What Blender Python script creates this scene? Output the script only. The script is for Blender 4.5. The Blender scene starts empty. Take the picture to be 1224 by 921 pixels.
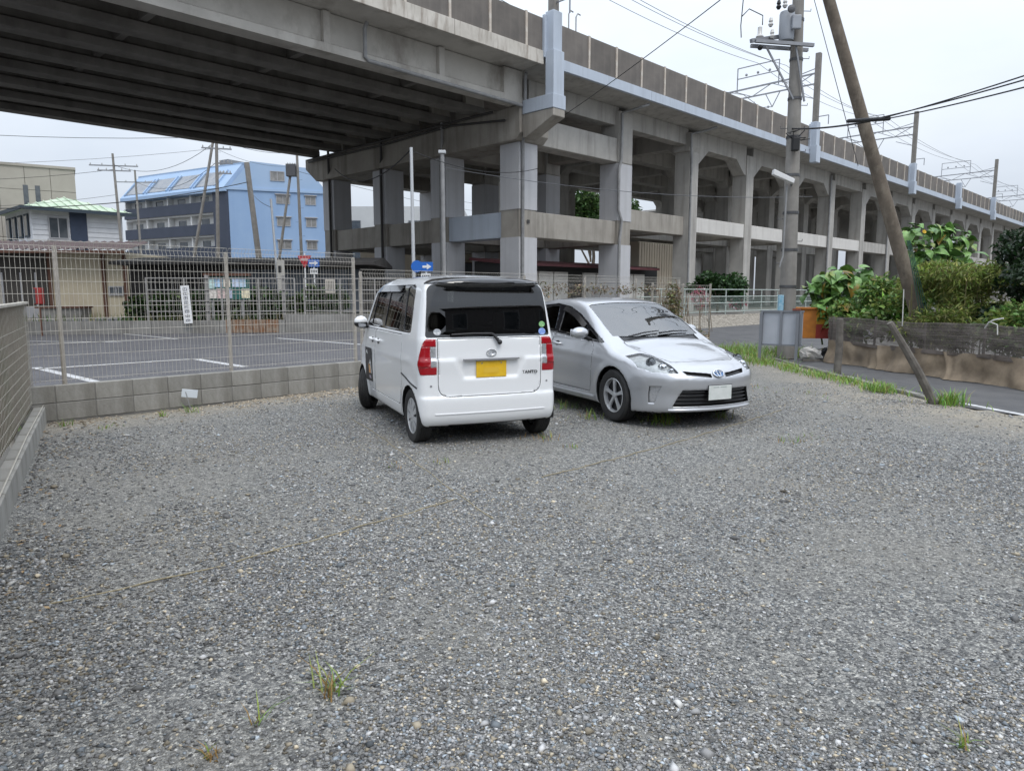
import bpy, bmesh, math, random
import numpy as np
from mathutils import Vector, Matrix
R = math.radians
random.seed(7); rng = np.random.default_rng(11)
scene = bpy.context.scene
COL = scene.collection

# ------------------------------------------------------------------ camera
cam_d = bpy.data.cameras.new('camera'); cam = bpy.data.objects.new('camera', cam_d); COL.objects.link(cam)
cam_d.sensor_width = 36.0; cam_d.lens = 850.0/1224.0*36.0
cam_d.clip_start = 0.05; cam_d.clip_end = 3000
cam.location = (0, 0, 1.55)
cam.rotation_euler = (R(90) - math.atan(110.5/850.0), 0, 0)
scene.camera = cam

# ------------------------------------------------------------------ sky: bright overcast
SUN_EL, SUN_AZ = R(58), R(150)
world = bpy.data.worlds.new('World'); scene.world = world; world.use_nodes = True
nt = world.node_tree; nt.nodes.clear()
def N(t, k, **kw):
    n = t.nodes.new(k)
    for a, b in kw.items(): setattr(n, a, b)
    return n
sky = N(nt, 'ShaderNodeTexSky'); sky.sky_type = 'NISHITA'; sky.sun_disc = False
sky.sun_elevation = SUN_EL; sky.sun_rotation = SUN_AZ; sky.air_density = 1.0; sky.dust_density = 4.0
tc = N(nt, 'ShaderNodeTexCoord')
mp = N(nt, 'ShaderNodeMapping'); mp.inputs['Scale'].default_value = (1.0, 1.0, 2.6)
nz = N(nt, 'ShaderNodeTexNoise'); nz.inputs['Scale'].default_value = 1.7; nz.inputs['Detail'].default_value = 6; nz.inputs['Roughness'].default_value = .52
cr = N(nt, 'ShaderNodeValToRGB')
cr.color_ramp.elements[0].position = .30; cr.color_ramp.elements[0].color = (6.1, 6.9, 8.1, 1)
cr.color_ramp.elements[1].position = .72; cr.color_ramp.elements[1].color = (8.4, 9.0, 9.8, 1)
mx = N(nt, 'ShaderNodeMix', data_type='RGBA'); mx.inputs[0].default_value = .90
bg = N(nt, 'ShaderNodeBackground'); bg.inputs['Strength'].default_value = .10
wo = N(nt, 'ShaderNodeOutputWorld')
L = nt.links.new
L(tc.outputs['Generated'], mp.inputs['Vector']); L(mp.outputs[0], nz.inputs['Vector']); L(nz.outputs['Fac'], cr.inputs['Fac'])
# standard overcast luminance: the zenith is about three times as bright as the horizon
sx = N(nt, 'ShaderNodeSeparateXYZ'); L(tc.outputs['Generated'], sx.inputs[0])
mr = N(nt, 'ShaderNodeMapRange'); mr.inputs['From Min'].default_value = 0; mr.inputs['From Max'].default_value = 1; mr.inputs['To Min'].default_value = .70; mr.inputs['To Max'].default_value = 2.3
L(sx.outputs['Z'], mr.inputs['Value'])
vm = N(nt, 'ShaderNodeVectorMath', operation='SCALE'); L(cr.outputs[0], vm.inputs[0]); L(mr.outputs[0], vm.inputs['Scale'])
L(sky.outputs[0], mx.inputs[6]); L(vm.outputs[0], mx.inputs[7]); L(mx.outputs[2], bg.inputs['Color']); L(bg.outputs[0], wo.inputs[0])

# ------------------------------------------------------------------ one soft sun behind the cloud
sd = bpy.data.lights.new('sun', 'SUN'); sun = bpy.data.objects.new('sun', sd); COL.objects.link(sun)
sd.energy = 1.2; sd.angle = R(25); sd.color = (1.0, .96, .9)
_sv = Vector((math.sin(SUN_AZ)*math.cos(SUN_EL), math.cos(SUN_AZ)*math.cos(SUN_EL), math.sin(SUN_EL)))
sun.rotation_euler = _sv.to_track_quat('Z', 'Y').to_euler()

# ------------------------------------------------------------------ exposure
vs = scene.view_settings
vs.view_transform = 'Standard'; vs.look = 'None'; vs.gamma = 1.0; vs.exposure = 0.22; vs.use_curve_mapping = False
scene.cycles.use_denoising = True
scene.cycles.max_bounces = 8; scene.cycles.transparent_max_bounces = 24; scene.cycles.diffuse_bounces = 5

# ------------------------------------------------------------------ materials
MATS = {}
def mat(name, col, rough=.7, col2=None, scale=4.0, detail=6, bump=0.0, bscale=None, metal=0.0, coat=0.0, spec=.5,
        streak=None, streak_scale=(3, 3, .25), streak_amt=.5, rnd=0.0, contrast=(.35, .65), attr=None, emit=None, alpha=1.0, bdist=.01):
    """procedural material: two colours mixed by noise, optional vertical weather streaks, bump, and per-object variation"""
    if name in MATS: return MATS[name]
    m = bpy.data.materials.new(name); MATS[name] = m; m.use_nodes = True
    t = m.node_tree; b = t.nodes['Principled BSDF']; K = t.links.new
    b.inputs['Roughness'].default_value = rough; b.inputs['Metallic'].default_value = metal
    b.inputs['Coat Weight'].default_value = coat; b.inputs['Coat Roughness'].default_value = .03
    b.inputs['Specular IOR Level'].default_value = spec
    c4 = lambda c: (c[0], c[1], c[2], 1)
    co = N(t, 'ShaderNodeTexCoord'); out = None
    if attr:
        a = N(t, 'ShaderNodeAttribute'); a.attribute_name = attr; out = a.outputs['Color']
        if col2 is not None:
            n1 = N(t, 'ShaderNodeTexNoise'); n1.inputs['Scale'].default_value = scale; n1.inputs['Detail'].default_value = detail
            K(co.outputs['Object'], n1.inputs['Vector'])
            rp = N(t, 'ShaderNodeValToRGB'); rp.color_ramp.elements[0].position, rp.color_ramp.elements[1].position = contrast
            rp.color_ramp.elements[0].color = c4(col); rp.color_ramp.elements[1].color = c4(col2); K(n1.outputs['Fac'], rp.inputs[0])
            mm = N(t, 'ShaderNodeMix', data_type='RGBA', blend_type='MULTIPLY'); mm.inputs[0].default_value = 1
            K(out, mm.inputs[6]); K(rp.outputs[0], mm.inputs[7]); out = mm.outputs[2]
    elif col2 is not None:
        n1 = N(t, 'ShaderNodeTexNoise'); n1.inputs['Scale'].default_value = scale; n1.inputs['Detail'].default_value = detail; n1.inputs['Roughness'].default_value = .6
        K(co.outputs['Object'], n1.inputs['Vector'])
        rp = N(t, 'ShaderNodeValToRGB'); rp.color_ramp.elements[0].position, rp.color_ramp.elements[1].position = contrast
        rp.color_ramp.elements[0].color = c4(col); rp.color_ramp.elements[1].color = c4(col2)
        K(n1.outputs['Fac'], rp.inputs[0]); out = rp.outputs[0]
    else:
        g = N(t, 'ShaderNodeRGB'); g.outputs[0].default_value = c4(col); out = g.outputs[0]
    if streak is not None:
        mpn = N(t, 'ShaderNodeMapping'); mpn.inputs['Scale'].default_value = streak_scale; K(co.outputs['Object'], mpn.inputs['Vector'])
        n2 = N(t, 'ShaderNodeTexNoise'); n2.inputs['Scale'].default_value = 1.0; n2.inputs['Detail'].default_value = 7; n2.inputs['Roughness'].default_value = .65
        K(mpn.outputs[0], n2.inputs['Vector'])
        r2 = N(t, 'ShaderNodeValToRGB'); r2.color_ramp.elements[0].position = .48; r2.color_ramp.elements[1].position = .72
        r2.color_ramp.elements[0].color = (0, 0, 0, 1); r2.color_ramp.elements[1].color = (streak_amt,)*3 + (1,)
        K(n2.outputs['Fac'], r2.inputs[0])
        mm = N(t, 'ShaderNodeMix', data_type='RGBA'); K(r2.outputs[0], mm.inputs[0]); K(out, mm.inputs[6]); mm.inputs[7].default_value = c4(streak); out = mm.outputs[2]
    if rnd:
        oi = N(t, 'ShaderNodeObjectInfo'); mr = N(t, 'ShaderNodeMapRange'); mr.inputs['To Min'].default_value = 1-rnd; mr.inputs['To Max'].default_value = 1+rnd
        K(oi.outputs['Random'], mr.inputs['Value'])
        mm = N(t, 'ShaderNodeMix', data_type='RGBA', blend_type='MULTIPLY'); mm.inputs[0].default_value = 1
        K(out, mm.inputs[6]); K(mr.outputs[0], mm.inputs[7]); out = mm.outputs[2]
    K(out, b.inputs['Base Color'])
    if bump:
        n3 = N(t, 'ShaderNodeTexNoise'); n3.inputs['Scale'].default_value = bscale or scale*6; n3.inputs['Detail'].default_value = 4
        K(co.outputs['Object'], n3.inputs['Vector'])
        bp = N(t, 'ShaderNodeBump'); bp.inputs['Strength'].default_value = bump; bp.inputs['Distance'].default_value = bdist
        K(n3.outputs['Fac'], bp.inputs['Height']); K(bp.outputs[0], b.inputs['Normal'])
    if emit: b.inputs['Emission Color'].default_value = c4(emit[:3]); b.inputs['Emission Strength'].default_value = emit[3]
    return m
def glass(name, tint, ior=1.5, rough=0.0):
    if name in MATS: return MATS[name]
    m = bpy.data.materials.new(name); MATS[name] = m; m.use_nodes = True; t = m.node_tree; t.nodes.clear(); K = t.links.new
    tr = N(t, 'ShaderNodeBsdfTransparent'); tr.inputs[0].default_value = (*tint, 1)
    gl = N(t, 'ShaderNodeBsdfGlossy'); gl.inputs['Roughness'].default_value = rough; gl.inputs[0].default_value = (1, 1, 1, 1)
    fr = N(t, 'ShaderNodeFresnel'); fr.inputs['IOR'].default_value = ior
    ms = N(t, 'ShaderNodeMixShader'); o = N(t, 'ShaderNodeOutputMaterial')
    K(fr.outputs[0], ms.inputs[0]); K(tr.outputs[0], ms.inputs[1]); K(gl.outputs[0], ms.inputs[2]); K(ms.outputs[0], o.inputs[0])
    return m

# ------------------------------------------------------------------ object helpers
def tag(o, label=None, cat=None, group=None, kind=None):
    if label: o['label'] = label
    if cat: o['category'] = cat
    if group: o['group'] = group
    if kind: o['kind'] = kind
    return o
def link(o, parent=None):
    COL.objects.link(o)
    if parent is not None: o.parent = parent
    return o
def empty(name, loc=(0, 0, 0), rz=0.0, label=None, cat=None, group=None):
    o = bpy.data.objects.new(name, None); o.empty_display_size = .2; link(o); o.location = loc; o.rotation_euler = (0, 0, rz)
    return tag(o, label, cat, group)
def copy_tree(o, parent=None):
    c = o.copy(); COL.objects.link(c); c.parent = parent
    for ch in o.children: copy_tree(ch, c)
    return c
class MB:
    """collects shapes and links them as one mesh object"""
    def __init__(s): s.v = []; s.f = []; s.m = []; s.cur = 0
    def add(s, vs, fs):
        o = len(s.v); s.v += [tuple(p) for p in vs]; s.f += [tuple(i+o for i in f) for f in fs]; s.m += [s.cur]*len(fs); return s
    def box(s, x0, x1, y0, y1, z0, z1):
        return s.add([(x0,y0,z0),(x1,y0,z0),(x1,y1,z0),(x0,y1,z0),(x0,y0,z1),(x1,y0,z1),(x1,y1,z1),(x0,y1,z1)],
                     [(0,3,2,1),(4,5,6,7),(0,1,5,4),(1,2,6,5),(2,3,7,6),(3,0,4,7)])
    def cbox(s, x, y, z, dx, dy, dz): return s.box(x-dx/2, x+dx/2, y-dy/2, y+dy/2, z-dz/2, z+dz/2)
    def bar(s, a, b, w, h=None, upv=(0,0,1)):
        a = Vector(a); b = Vector(b); d = (b-a).normalized(); h = h or w; upv = Vector(upv)
        if abs(d.dot(upv)) > .98: upv = Vector((0,1,0)) if abs(d.z) > .9 else Vector((0,0,1))
        r = d.cross(upv).normalized(); u = r.cross(d)
        q = []
        for p in (a, b):
            for sx, sy in ((-1,-1),(1,-1),(1,1),(-1,1)): q.append(p + r*sx*w/2 + u*sy*h/2)
        return s.add(q, [(0,3,2,1),(4,5,6,7),(0,1,5,4),(1,2,6,5),(2,3,7,6),(3,0,4,7)])
    def tube(s, pts, r, n=8, cap=True):
        pts = [Vector(p) for p in pts]; rs = r if isinstance(r, (list, tuple)) else [r]*len(pts)
        o = len(s.v); prev = None
        for i, p in enumerate(pts):
            d = (pts[min(i+1, len(pts)-1)] - pts[max(i-1, 0)]).normalized()
            if prev is None:
                ref = Vector((0,0,1)) if abs(d.z) < .9 else Vector((1,0,0)); a = d.cross(ref).normalized()
            else:
                a = (prev - d*prev.dot(d)).normalized()
            prev = a; b = d.cross(a)
            for k in range(n):
                t = 2*math.pi*k/n; s.v.append(tuple(p + (a*math.cos(t) + b*math.sin(t))*rs[i]))
        for i in range(len(pts)-1):
            for k in range(n):
                k2 = (k+1) % n; s.f.append((o+i*n+k, o+i*n+k2, o+(i+1)*n+k2, o+(i+1)*n+k)); s.m.append(s.cur)
        if cap:
            s.f.append(tuple(o+k for k in range(n))[::-1]); s.m.append(s.cur)
            s.f.append(tuple(o+(len(pts)-1)*n+k for k in range(n))); s.m.append(s.cur)
        return s
    def prism(s, poly, axis, a, b):
        """extrude a 2D polygon along an axis: 'x' poly=(y,z), 'y' poly=(x,z), 'z' poly=(x,y)"""
        def P(p, t): return {'x': (t, p[0], p[1]), 'y': (p[0], t, p[1]), 'z': (p[0], p[1], t)}[axis]
        n = len(poly)
        return s.add([P(p, a) for p in poly] + [P(p, b) for p in poly],
                     [tuple(range(n))[::-1], tuple(range(n, 2*n))] + [(i, (i+1) % n, n+(i+1) % n, n+i) for i in range(n)])
    def lathe(s, prof, n=24, M=None, closed=False):
        """profile of (r, h) spun about local z, transformed by M"""
        o = len(s.v); M = M or Matrix.Identity(4)
        for r, h in prof:
            for k in range(n):
                t = 2*math.pi*k/n; s.v.append(tuple(M @ Vector((r*math.cos(t), r*math.sin(t), h))))
        m = len(prof)
        for i in range(m if closed else m-1):
            for k in range(n):
                k2 = (k+1) % n; i2 = (i+1) % m
                s.f.append((o+i*n+k, o+i*n+k2, o+i2*n+k2, o+i2*n+k)); s.m.append(s.cur)
        return s
    def ball(s, c, r, n=10, m=6, sq=(1,1,1)):
        o = len(s.v)
        for i in range(m+1):
            p = math.pi*i/m
            for k in range(n):
                t = 2*math.pi*k/n
                s.v.append((c[0]+r*sq[0]*math.sin(p)*math.cos(t), c[1]+r*sq[1]*math.sin(p)*math.sin(t), c[2]+r*sq[2]*math.cos(p)))
        for i in range(m):
            for k in range(n):
                k2 = (k+1) % n; s.f.append((o+i*n+k, o+(i+1)*n+k, o+(i+1)*n+k2, o+i*n+k2)); s.m.append(s.cur)
        return s
    def mesh(s, name, fix=True):
        me = bpy.data.meshes.new(name); me.from_pydata(s.v, [], s.f)
        if any(s.m): me.polygons.foreach_set('material_index', s.m)
        if fix:
            bm = bmesh.new(); bm.from_mesh(me); bmesh.ops.recalc_face_normals(bm, faces=bm.faces); bm.to_mesh(me); bm.free()
        me.update(); return me
    def build(s, name, m, parent=None, smooth=None, bevel=0.0, loc=None, fix=True):
        me = s.mesh(name, fix)
        for x in (m if isinstance(m, (list, tuple)) else [m]): me.materials.append(x)
        if smooth is not None:
            me.polygons.foreach_set('use_smooth', [True]*len(me.polygons)); me.set_sharp_from_angle(angle=R(smooth))
        o = bpy.data.objects.new(name, me); link(o, parent)
        if loc is not None: o.location = loc
        if bevel:
            md = o.modifiers.new('bevel', 'BEVEL'); md.width = bevel; md.segments = 2; md.limit_method = 'ANGLE'; md.angle_limit = R(40)
        return o
def inst(o, name, loc, rot=None, parent=None, scale=None):
    c = bpy.data.objects.new(name, o.data); link(c, parent); c.location = loc
    if rot: c.rotation_euler = rot
    if scale: c.scale = scale
    for md in o.modifiers:
        if md.type == 'BEVEL':
            m2 = c.modifiers.new('bevel', 'BEVEL'); m2.width = md.width; m2.segments = md.segments; m2.limit_method = 'ANGLE'; m2.angle_limit = md.angle_limit
    return c
def text(name, body, size, m, parent, loc, rot, depth=.002, align='CENTER', sx=1.0):
    cu = bpy.data.curves.new(name, 'FONT'); cu.body = body; cu.size = size; cu.extrude = depth; cu.align_x = align; cu.align_y = 'CENTER'
    tmp = bpy.data.objects.new(name, cu); COL.objects.link(tmp); bpy.context.view_layer.update()
    me = bpy.data.meshes.new_from_object(tmp.evaluated_get(bpy.context.evaluated_depsgraph_get())); bpy.data.objects.remove(tmp); bpy.data.curves.remove(cu)
    me.name = name; me.materials.clear(); me.materials.append(m)
    o = bpy.data.objects.new(name, me); link(o, parent); o.location = loc; o.rotation_euler = rot; o.scale = (sx, 1, 1)
    return o
# ------------------------------------------------------------------ car bodies as implicit surfaces (x forward from the rear bumper, y left, z up)
def spl(xs, ys):
    """smooth monotone interpolation through a table"""
    xs = np.array(xs, float); ys = np.array(ys, float); d = np.diff(ys)/np.diff(xs)
    m = np.zeros_like(ys); m[0], m[-1] = d[0], d[-1]
    for i in range(1, len(xs)-1):
        m[i] = 0 if d[i-1]*d[i] <= 0 else 2*d[i-1]*d[i]/(d[i-1]+d[i])
    def g(x):
        x = np.clip(x, xs[0], xs[-1]); i = np.clip(np.searchsorted(xs, x)-1, 0, len(xs)-2); h = xs[i+1]-xs[i]; t = (x-xs[i])/h
        return ys[i]*(1+2*t)*(1-t)**2 + m[i]*h*t*(1-t)**2 + ys[i+1]*t*t*(3-2*t) + m[i+1]*h*t*t*(t-1)
    return g
def smax(a, b, k):
    h = np.maximum(k-np.abs(a-b), 0)/k
    return np.maximum(a, b) + h*h*k*.25
def sstep(a, b, x):
    t = np.clip((x-a)/(b-a), 0, 1); return t*t*(3-2*t)
def gauss(x, c, w): return np.exp(-((x-c)/w)**2)

# --- small tall-wagon body
_t_top = spl([-.2, 0, .12, .35, .9, 1.6, 2.05, 2.30, 2.6, 2.92, 3.05, 3.2, 3.34, 3.5], [1.655, 1.675, 1.69, 1.722, 1.748, 1.748, 1.715, 1.655, 1.36, 1.045, .985, .935, .85, .70])
_t_topd = lambda x: (_t_top(x+.01)-_t_top(x-.01))/.02
_t_w = spl([.1, .2, .32, .55, .80, 1.06, 1.12, 1.35, 1.62, 1.8], [.68, .722, .744, .757, .760, .747, .741, .705, .655, .60])
_t_plan = spl([-.1, 0, .3, .8, 2.4, 2.9, 3.2, 3.4], [.02, .016, .004, 0, 0, .012, .06, .14])
_t_xr = spl([.1, .24, .33, .46, .505, .53, .70, .885, .90, 1.09, 1.12, 1.40, 1.62, 1.66, 1.80], [.10, .03, .004, 0.0, .004, .018, .020, .012, .026, .040, .050, .088, .125, .085, .09])
_t_xf = spl([.1, .22, .35, .6, .8, 1.2], [3.33, 3.37, 3.39, 3.395, 3.36, 3.3])
def f_tanto(P):
    x, y, z = P[..., 0], P[..., 1], P[..., 2]; ay = np.abs(y)
    w = _t_w(z) - _t_plan(x)
    w = w + .007*gauss(z, .86, .035)*sstep(.2, .5, x)*sstep(3.1, 2.6, x)          # shoulder crease
    for ax in (.42, 2.875):                                                          # wheel-arch lips
        r = np.sqrt((x-ax)**2 + (z-.28)**2); w = w + .012*gauss(r, .335, .05)
    zt = _t_top(x) - .045*(ay/.6)**2.2
    top = (z-zt)/np.sqrt(1+_t_topd(x)**2)
    rec = np.maximum(ay-.30-(z-.72)*.45, np.maximum(z-.885, .70-z))                  # number plate recess
    xr = _t_xr(z) + .045*(ay/.75)**2.5 + .022*sstep(.02, -.02, rec)
    f = smax(ay-w, top, .105); f = smax(f, .20-z, .05)
    f = smax(f, xr-x, .08); f = smax(f, x-(_t_xf(z) - .22*(ay/.72)**2.4), .14)
    return f

# --- low hybrid hatchback body
_p_top = spl([-.2, 0, .15, .45, 1.0, 1.6, 2.0, 2.30, 2.52, 2.80, 3.10, 3.34, 3.48, 3.70, 4.0, 4.2, 4.34, 4.43, 4.6],
             [.98, 1.08, 1.17, 1.28, 1.415, 1.485, 1.490, 1.468, 1.428, 1.30, 1.135, 1.000, .940, .895, .825, .765, .71, .66, .52])
_p_topd = lambda x: (_p_top(x+.01)-_p_top(x-.01))/.02
_p_w = spl([.1, .19, .28, .42, .62, .80, .93, 1.0, 1.2, 1.42, 1.6], [.79, .83, .85, .862, .8725, .862, .835, .80, .705, .615, .55])
_p_plan = spl([-.1, 0, .3, .9, 3.2, 3.6, 4.0, 4.5], [.16, .13, .06, 0, 0, .004, .03, .09])
_p_xf = spl([.1, .165, .21, .30, .40, .50, .58, .66, .72, .78, .9], [4.36, 4.40, 4.435, 4.45, 4.462, 4.472, 4.468, 4.435, 4.39, 4.33, 4.2])
_p_xr = spl([.1, .3, .6, .9, 1.2], [.12, .03, 0, .04, .20])
def f_prius(P):
    x, y, z = P[..., 0], P[..., 1], P[..., 2]; ay = np.abs(y)
    w = _p_w(z) - _p_plan(x)
    w = w + .010*gauss(z - (.80-.03*(x-2)), 0, .05)*sstep(.4, .9, x)*sstep(3.9, 3.3, x)
    w = w - .012*gauss(z, .45, .12)*sstep(1.2, 1.5, x)*sstep(3.1, 2.8, x)
    for ax in (.855, 3.555):
        r = np.sqrt((x-ax)**2 + (z-.317)**2); w = w + .014*gauss(r, .375, .06)
    hood = sstep(3.25, 3.6, x)
    zt = _p_top(x) - (.035*(1-hood))*(ay/.6)**2.2 - hood*.05*(ay/.62)**2 + hood*.022*gauss(ay, .64, .10)*sstep(4.35, 4.0, x)
    top = (z-zt)/np.sqrt(1+_p_topd(x)**2)
    xf = _p_xf(z) - .10*(ay/.55)**2.2 - .27*sstep(.5, .95, ay)**1.3 - .02*sstep(.35, .6, ay)*gauss(z, .40, .1)
    f = smax(ay-w, top, .085); f = smax(f, .165-z, .04)
    f = smax(f, _p_xr(z) + .16*(ay/.8)**2.4 - x, .10); f = smax(f, x-xf, .10)
    return f
def carve(f, s, lo, hi, it=16):
    """march from lo to hi (arrays of points) and return the surface point where f changes sign"""
    for _ in range(it):
        mid = (lo+hi)/2; inside = f(mid) < 0
        hi = np.where(inside[..., None], mid, hi); lo = np.where(inside[..., None], lo, mid)
    return (lo+hi)/2
def surface_nets(f, lo, hi, h):
    n = [int(math.ceil((hi[i]-lo[i])/h))+1 for i in range(3)]
    ax = [lo[i]+h*np.arange(n[i]) for i in range(3)]
    F = np.empty(n)
    for i in range(n[0]):
        Y, Z = np.meshgrid(ax[1], ax[2], indexing='ij'); F[i] = f(np.stack([np.full_like(Y, ax[0][i]), Y, Z], -1))
    S = F < 0
    c = [S[a:n[0]-1+a, b:n[1]-1+b, d:n[2]-1+d] for a in (0, 1) for b in (0, 1) for d in (0, 1)]
    cnt = sum(q.astype(int) for q in c); act = (cnt > 0) & (cnt < 8); idx = -np.ones(act.shape, int)
    I = np.argwhere(act); idx[act] = np.arange(len(I)); V = np.zeros((len(I), 3)); W = np.zeros(len(I))
    cor = [(a, b, d) for a in (0, 1) for b in (0, 1) for d in (0, 1)]
    for p in cor:
        for k in range(3):
            if p[k]: continue
            q = list(p); q[k] = 1
            fa = F[I[:, 0]+p[0], I[:, 1]+p[1], I[:, 2]+p[2]]; fb = F[I[:, 0]+q[0], I[:, 1]+q[1], I[:, 2]+q[2]]
            m = (fa < 0) != (fb < 0); t = fa[m]/(fa[m]-fb[m]); P = np.tile(np.array(p, float), (m.sum(), 1)); P[:, k] += t
            V[m] += P; W[m] += 1
    V = np.array(lo) + h*(I + V/W[:, None])
    quads = []
    for k in range(3):
        a, b = (k+1) % 3, (k+2) % 3
        sl0 = [slice(None)]*3; sl1 = [slice(None)]*3; sl0[k] = slice(0, n[k]-1); sl1[k] = slice(1, n[k])
        E = S[tuple(sl0)] != S[tuple(sl1)]; J = np.argwhere(E); fl = S[tuple(sl0)][E]
        ok = (J[:, a] > 0) & (J[:, b] > 0) & (J[:, a] < n[a]-1) & (J[:, b] < n[b]-1); J = J[ok]; fl = fl[ok]
        def cell(da, db):
            q = J.copy(); q[:, a] -= da; q[:, b] -= db; return idx[q[:, 0], q[:, 1], q[:, 2]]
        Q = np.stack([cell(1, 1), cell(0, 1), cell(0, 0), cell(1, 0)], 1); Q[~fl] = Q[~fl][:, ::-1]; quads.append(Q)
    quads = np.concatenate(quads)
    for _ in range(4):
        e = .004; g = np.stack([(f(V+d)-f(V-d))/(2*e) for d in np.eye(3)*e], 1); V = V - (f(V)/np.maximum((g*g).sum(1), .2))[:, None]*g
    return V, quads
def planes2d(poly, axis, sgn=None):
    """half-spaces of a convex polygon seen along an axis: 'y' (x,z), 'x' (y,z), 'z' (x,y)"""
    i, j = {'y': (0, 2), 'x': (1, 2), 'z': (0, 1)}[axis]; c = np.mean(np.array(poly), 0); out = []
    for k in range(len(poly)):
        p, q = np.array(poly[k]), np.array(poly[(k+1) % len(poly)]); d = q-p; nn = np.array([d[1], -d[0]])/np.linalg.norm(d)
        if nn @ (c-p) > 0: nn = -nn
        n3 = [0, 0, 0]; n3[i], n3[j] = nn; out.append((Vector(n3), float(nn @ p)))
    return out
def rounded(poly, r, n=4):
    """round the corners of a convex polygon"""
    out = []; m = len(poly); P = [np.array(p, float) for p in poly]
    for k in range(m):
        a, b, c = P[k-1], P[k], P[(k+1) % m]; rr = r[k] if isinstance(r, (list, tuple)) else r
        if rr <= 0: out.append(tuple(b)); continue
        u = (a-b)/np.linalg.norm(a-b); w = (c-b)/np.linalg.norm(c-b); s, e = b+u*rr, b+w*rr
        for t in np.linspace(0, 1, n+1): out.append(tuple((1-t)**2*s + 2*t*(1-t)*b + t*t*e))
    return out
def inset(planes, d): return [(n, k-d) for n, k in planes]
class Shell:
    def __init__(s, f, lo, hi, h):
        V, Q = surface_nets(f, lo, hi, h); s.f = f; s.bm = bmesh.new()
        vs = [s.bm.verts.new(p) for p in V]
        for q in Q:
            if len(set(q)) == 4: s.bm.faces.new([vs[i] for i in q])
        s.bm.normal_update()
    def region(s, planes, filt, base=None):
        cand = base if base is not None else [f for f in s.bm.faces if filt(f.calc_center_median(), f.normal)]
        cand = [f for f in cand if f.is_valid]
        for n, d in planes:
            ins, cross = [], []
            for f in cand:
                t = n.dot(f.calc_center_median()) - d
                if t < -.04: ins.append(f)
                elif t < .04:
                    ds = [n.dot(v.co) for v in f.verts]
                    if max(ds) <= d+1e-6: ins.append(f)
                    elif min(ds) < d-1e-6: cross.append(f)
            for f in cross:
                for e in list(f.edges):
                    a, b = e.verts; da, db = n.dot(a.co)-d, n.dot(b.co)-d
                    if (da < -1e-6 and db > 1e-6) or (da > 1e-6 and db < -1e-6): bmesh.utils.edge_split(e, a, da/(da-db))
                on = [v for v in f.verts if abs(n.dot(v.co)-d) < 2e-6]
                if len(on) == 2 and not any(e.other_vert(on[0]) is on[1] for e in on[0].link_edges):
                    g, _ = bmesh.utils.face_split(f, on[0], on[1])
                    ins += [q for q in (f, g) if q and n.dot(q.calc_center_median()) <= d]
                elif n.dot(f.calc_center_median()) <= d: ins.append(f)
            cand = ins
        return cand
    def take(s, faces, name, m, parent, off=0.0, solid=0.0, rim=None, delete=True):
        s.bm.normal_update(); idx = {}; vs = []; fs = []
        for f in faces:
            q = []
            for v in f.verts:
                if v.index not in idx or vs[idx[v.index]][0] is not v:
                    idx[v.index] = len(vs); vs.append((v, v.co + v.normal*off))
                q.append(idx[v.index])
            fs.append(q)
        me = bpy.data.meshes.new(name); me.from_pydata([tuple(p) for _, p in vs], [], fs); me.materials.append(m)
        me.polygons.foreach_set('use_smooth', [True]*len(me.polygons)); me.set_sharp_from_angle(angle=R(50))
        o = bpy.data.objects.new(name, me); link(o, parent)
        if solid: add_solid(o, solid, rim)
        if delete: bmesh.ops.delete(s.bm, geom=faces, context='FACES'); s.idx()
        return o
    def idx(s): s.bm.verts.index_update(); s.bm.faces.index_update()
    def finish(s, name, m, parent, under, rim):
        bmesh.ops.delete(s.bm, geom=[f for f in s.bm.faces if f.normal.z < -.8 and f.calc_center_median().z < .24], context='FACES')
        me = bpy.data.meshes.new(name); s.bm.to_mesh(me); s.bm.free(); me.materials.append(m)
        me.polygons.foreach_set('use_smooth', [True]*len(me.polygons)); me.set_sharp_from_angle(angle=R(40))
        o = bpy.data.objects.new(name, me); link(o, parent); add_solid(o, .03, rim); return o
def add_solid(o, th, rim):
    o.data.materials.append(rim); md = o.modifiers.new('solid', 'SOLIDIFY'); md.thickness = th; md.offset = -1; md.material_offset = 1; md.material_offset_rim = 1
def hitp(f, p, d):
    """surface point of f on the line from p along d"""
    p = np.array(p, float); d = np.array(d, float); t = np.linspace(0, 2.5, 250); v = f(p+t[:, None]*d); i = int(np.argmax(v < 0))
    return Vector(carve(f, 1, p+t[i-1]*d, p+t[i]*d))
def normal_at(f, p):
    p = np.array(p); e = .004; g = np.array([float(f(p+d)-f(p-d)) for d in np.eye(3)*e]); return Vector(g/np.linalg.norm(g))
def stickon(f, name, outline, start, ax_u, ax_v, d, off, m, parent, thick=.003):
    """flat print or emblem that follows the body: outline points (u, v) cast along d onto the surface"""
    vs = []
    for u, v in outline:
        q = hitp(f, Vector(start)+Vector(ax_u)*u+Vector(ax_v)*v, d); vs.append(q + normal_at(f, q)*off)
    n = len(vs); c = sum(vs, Vector())/n; back = Vector(d)*thick
    mb = MB(); mb.add([c]+vs+[p+back for p in vs], [(0, 1+i, 1+(i+1) % n) for i in range(n)] + [(1+i, 1+n+i, 1+n+(i+1) % n, 1+(i+1) % n) for i in range(n)])
    return mb.build(name, m, parent)
def circ(r, n=20, ry=None): return [(r*math.cos(2*math.pi*k/n), (ry or r)*math.sin(2*math.pi*k/n)) for k in range(n)]

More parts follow.
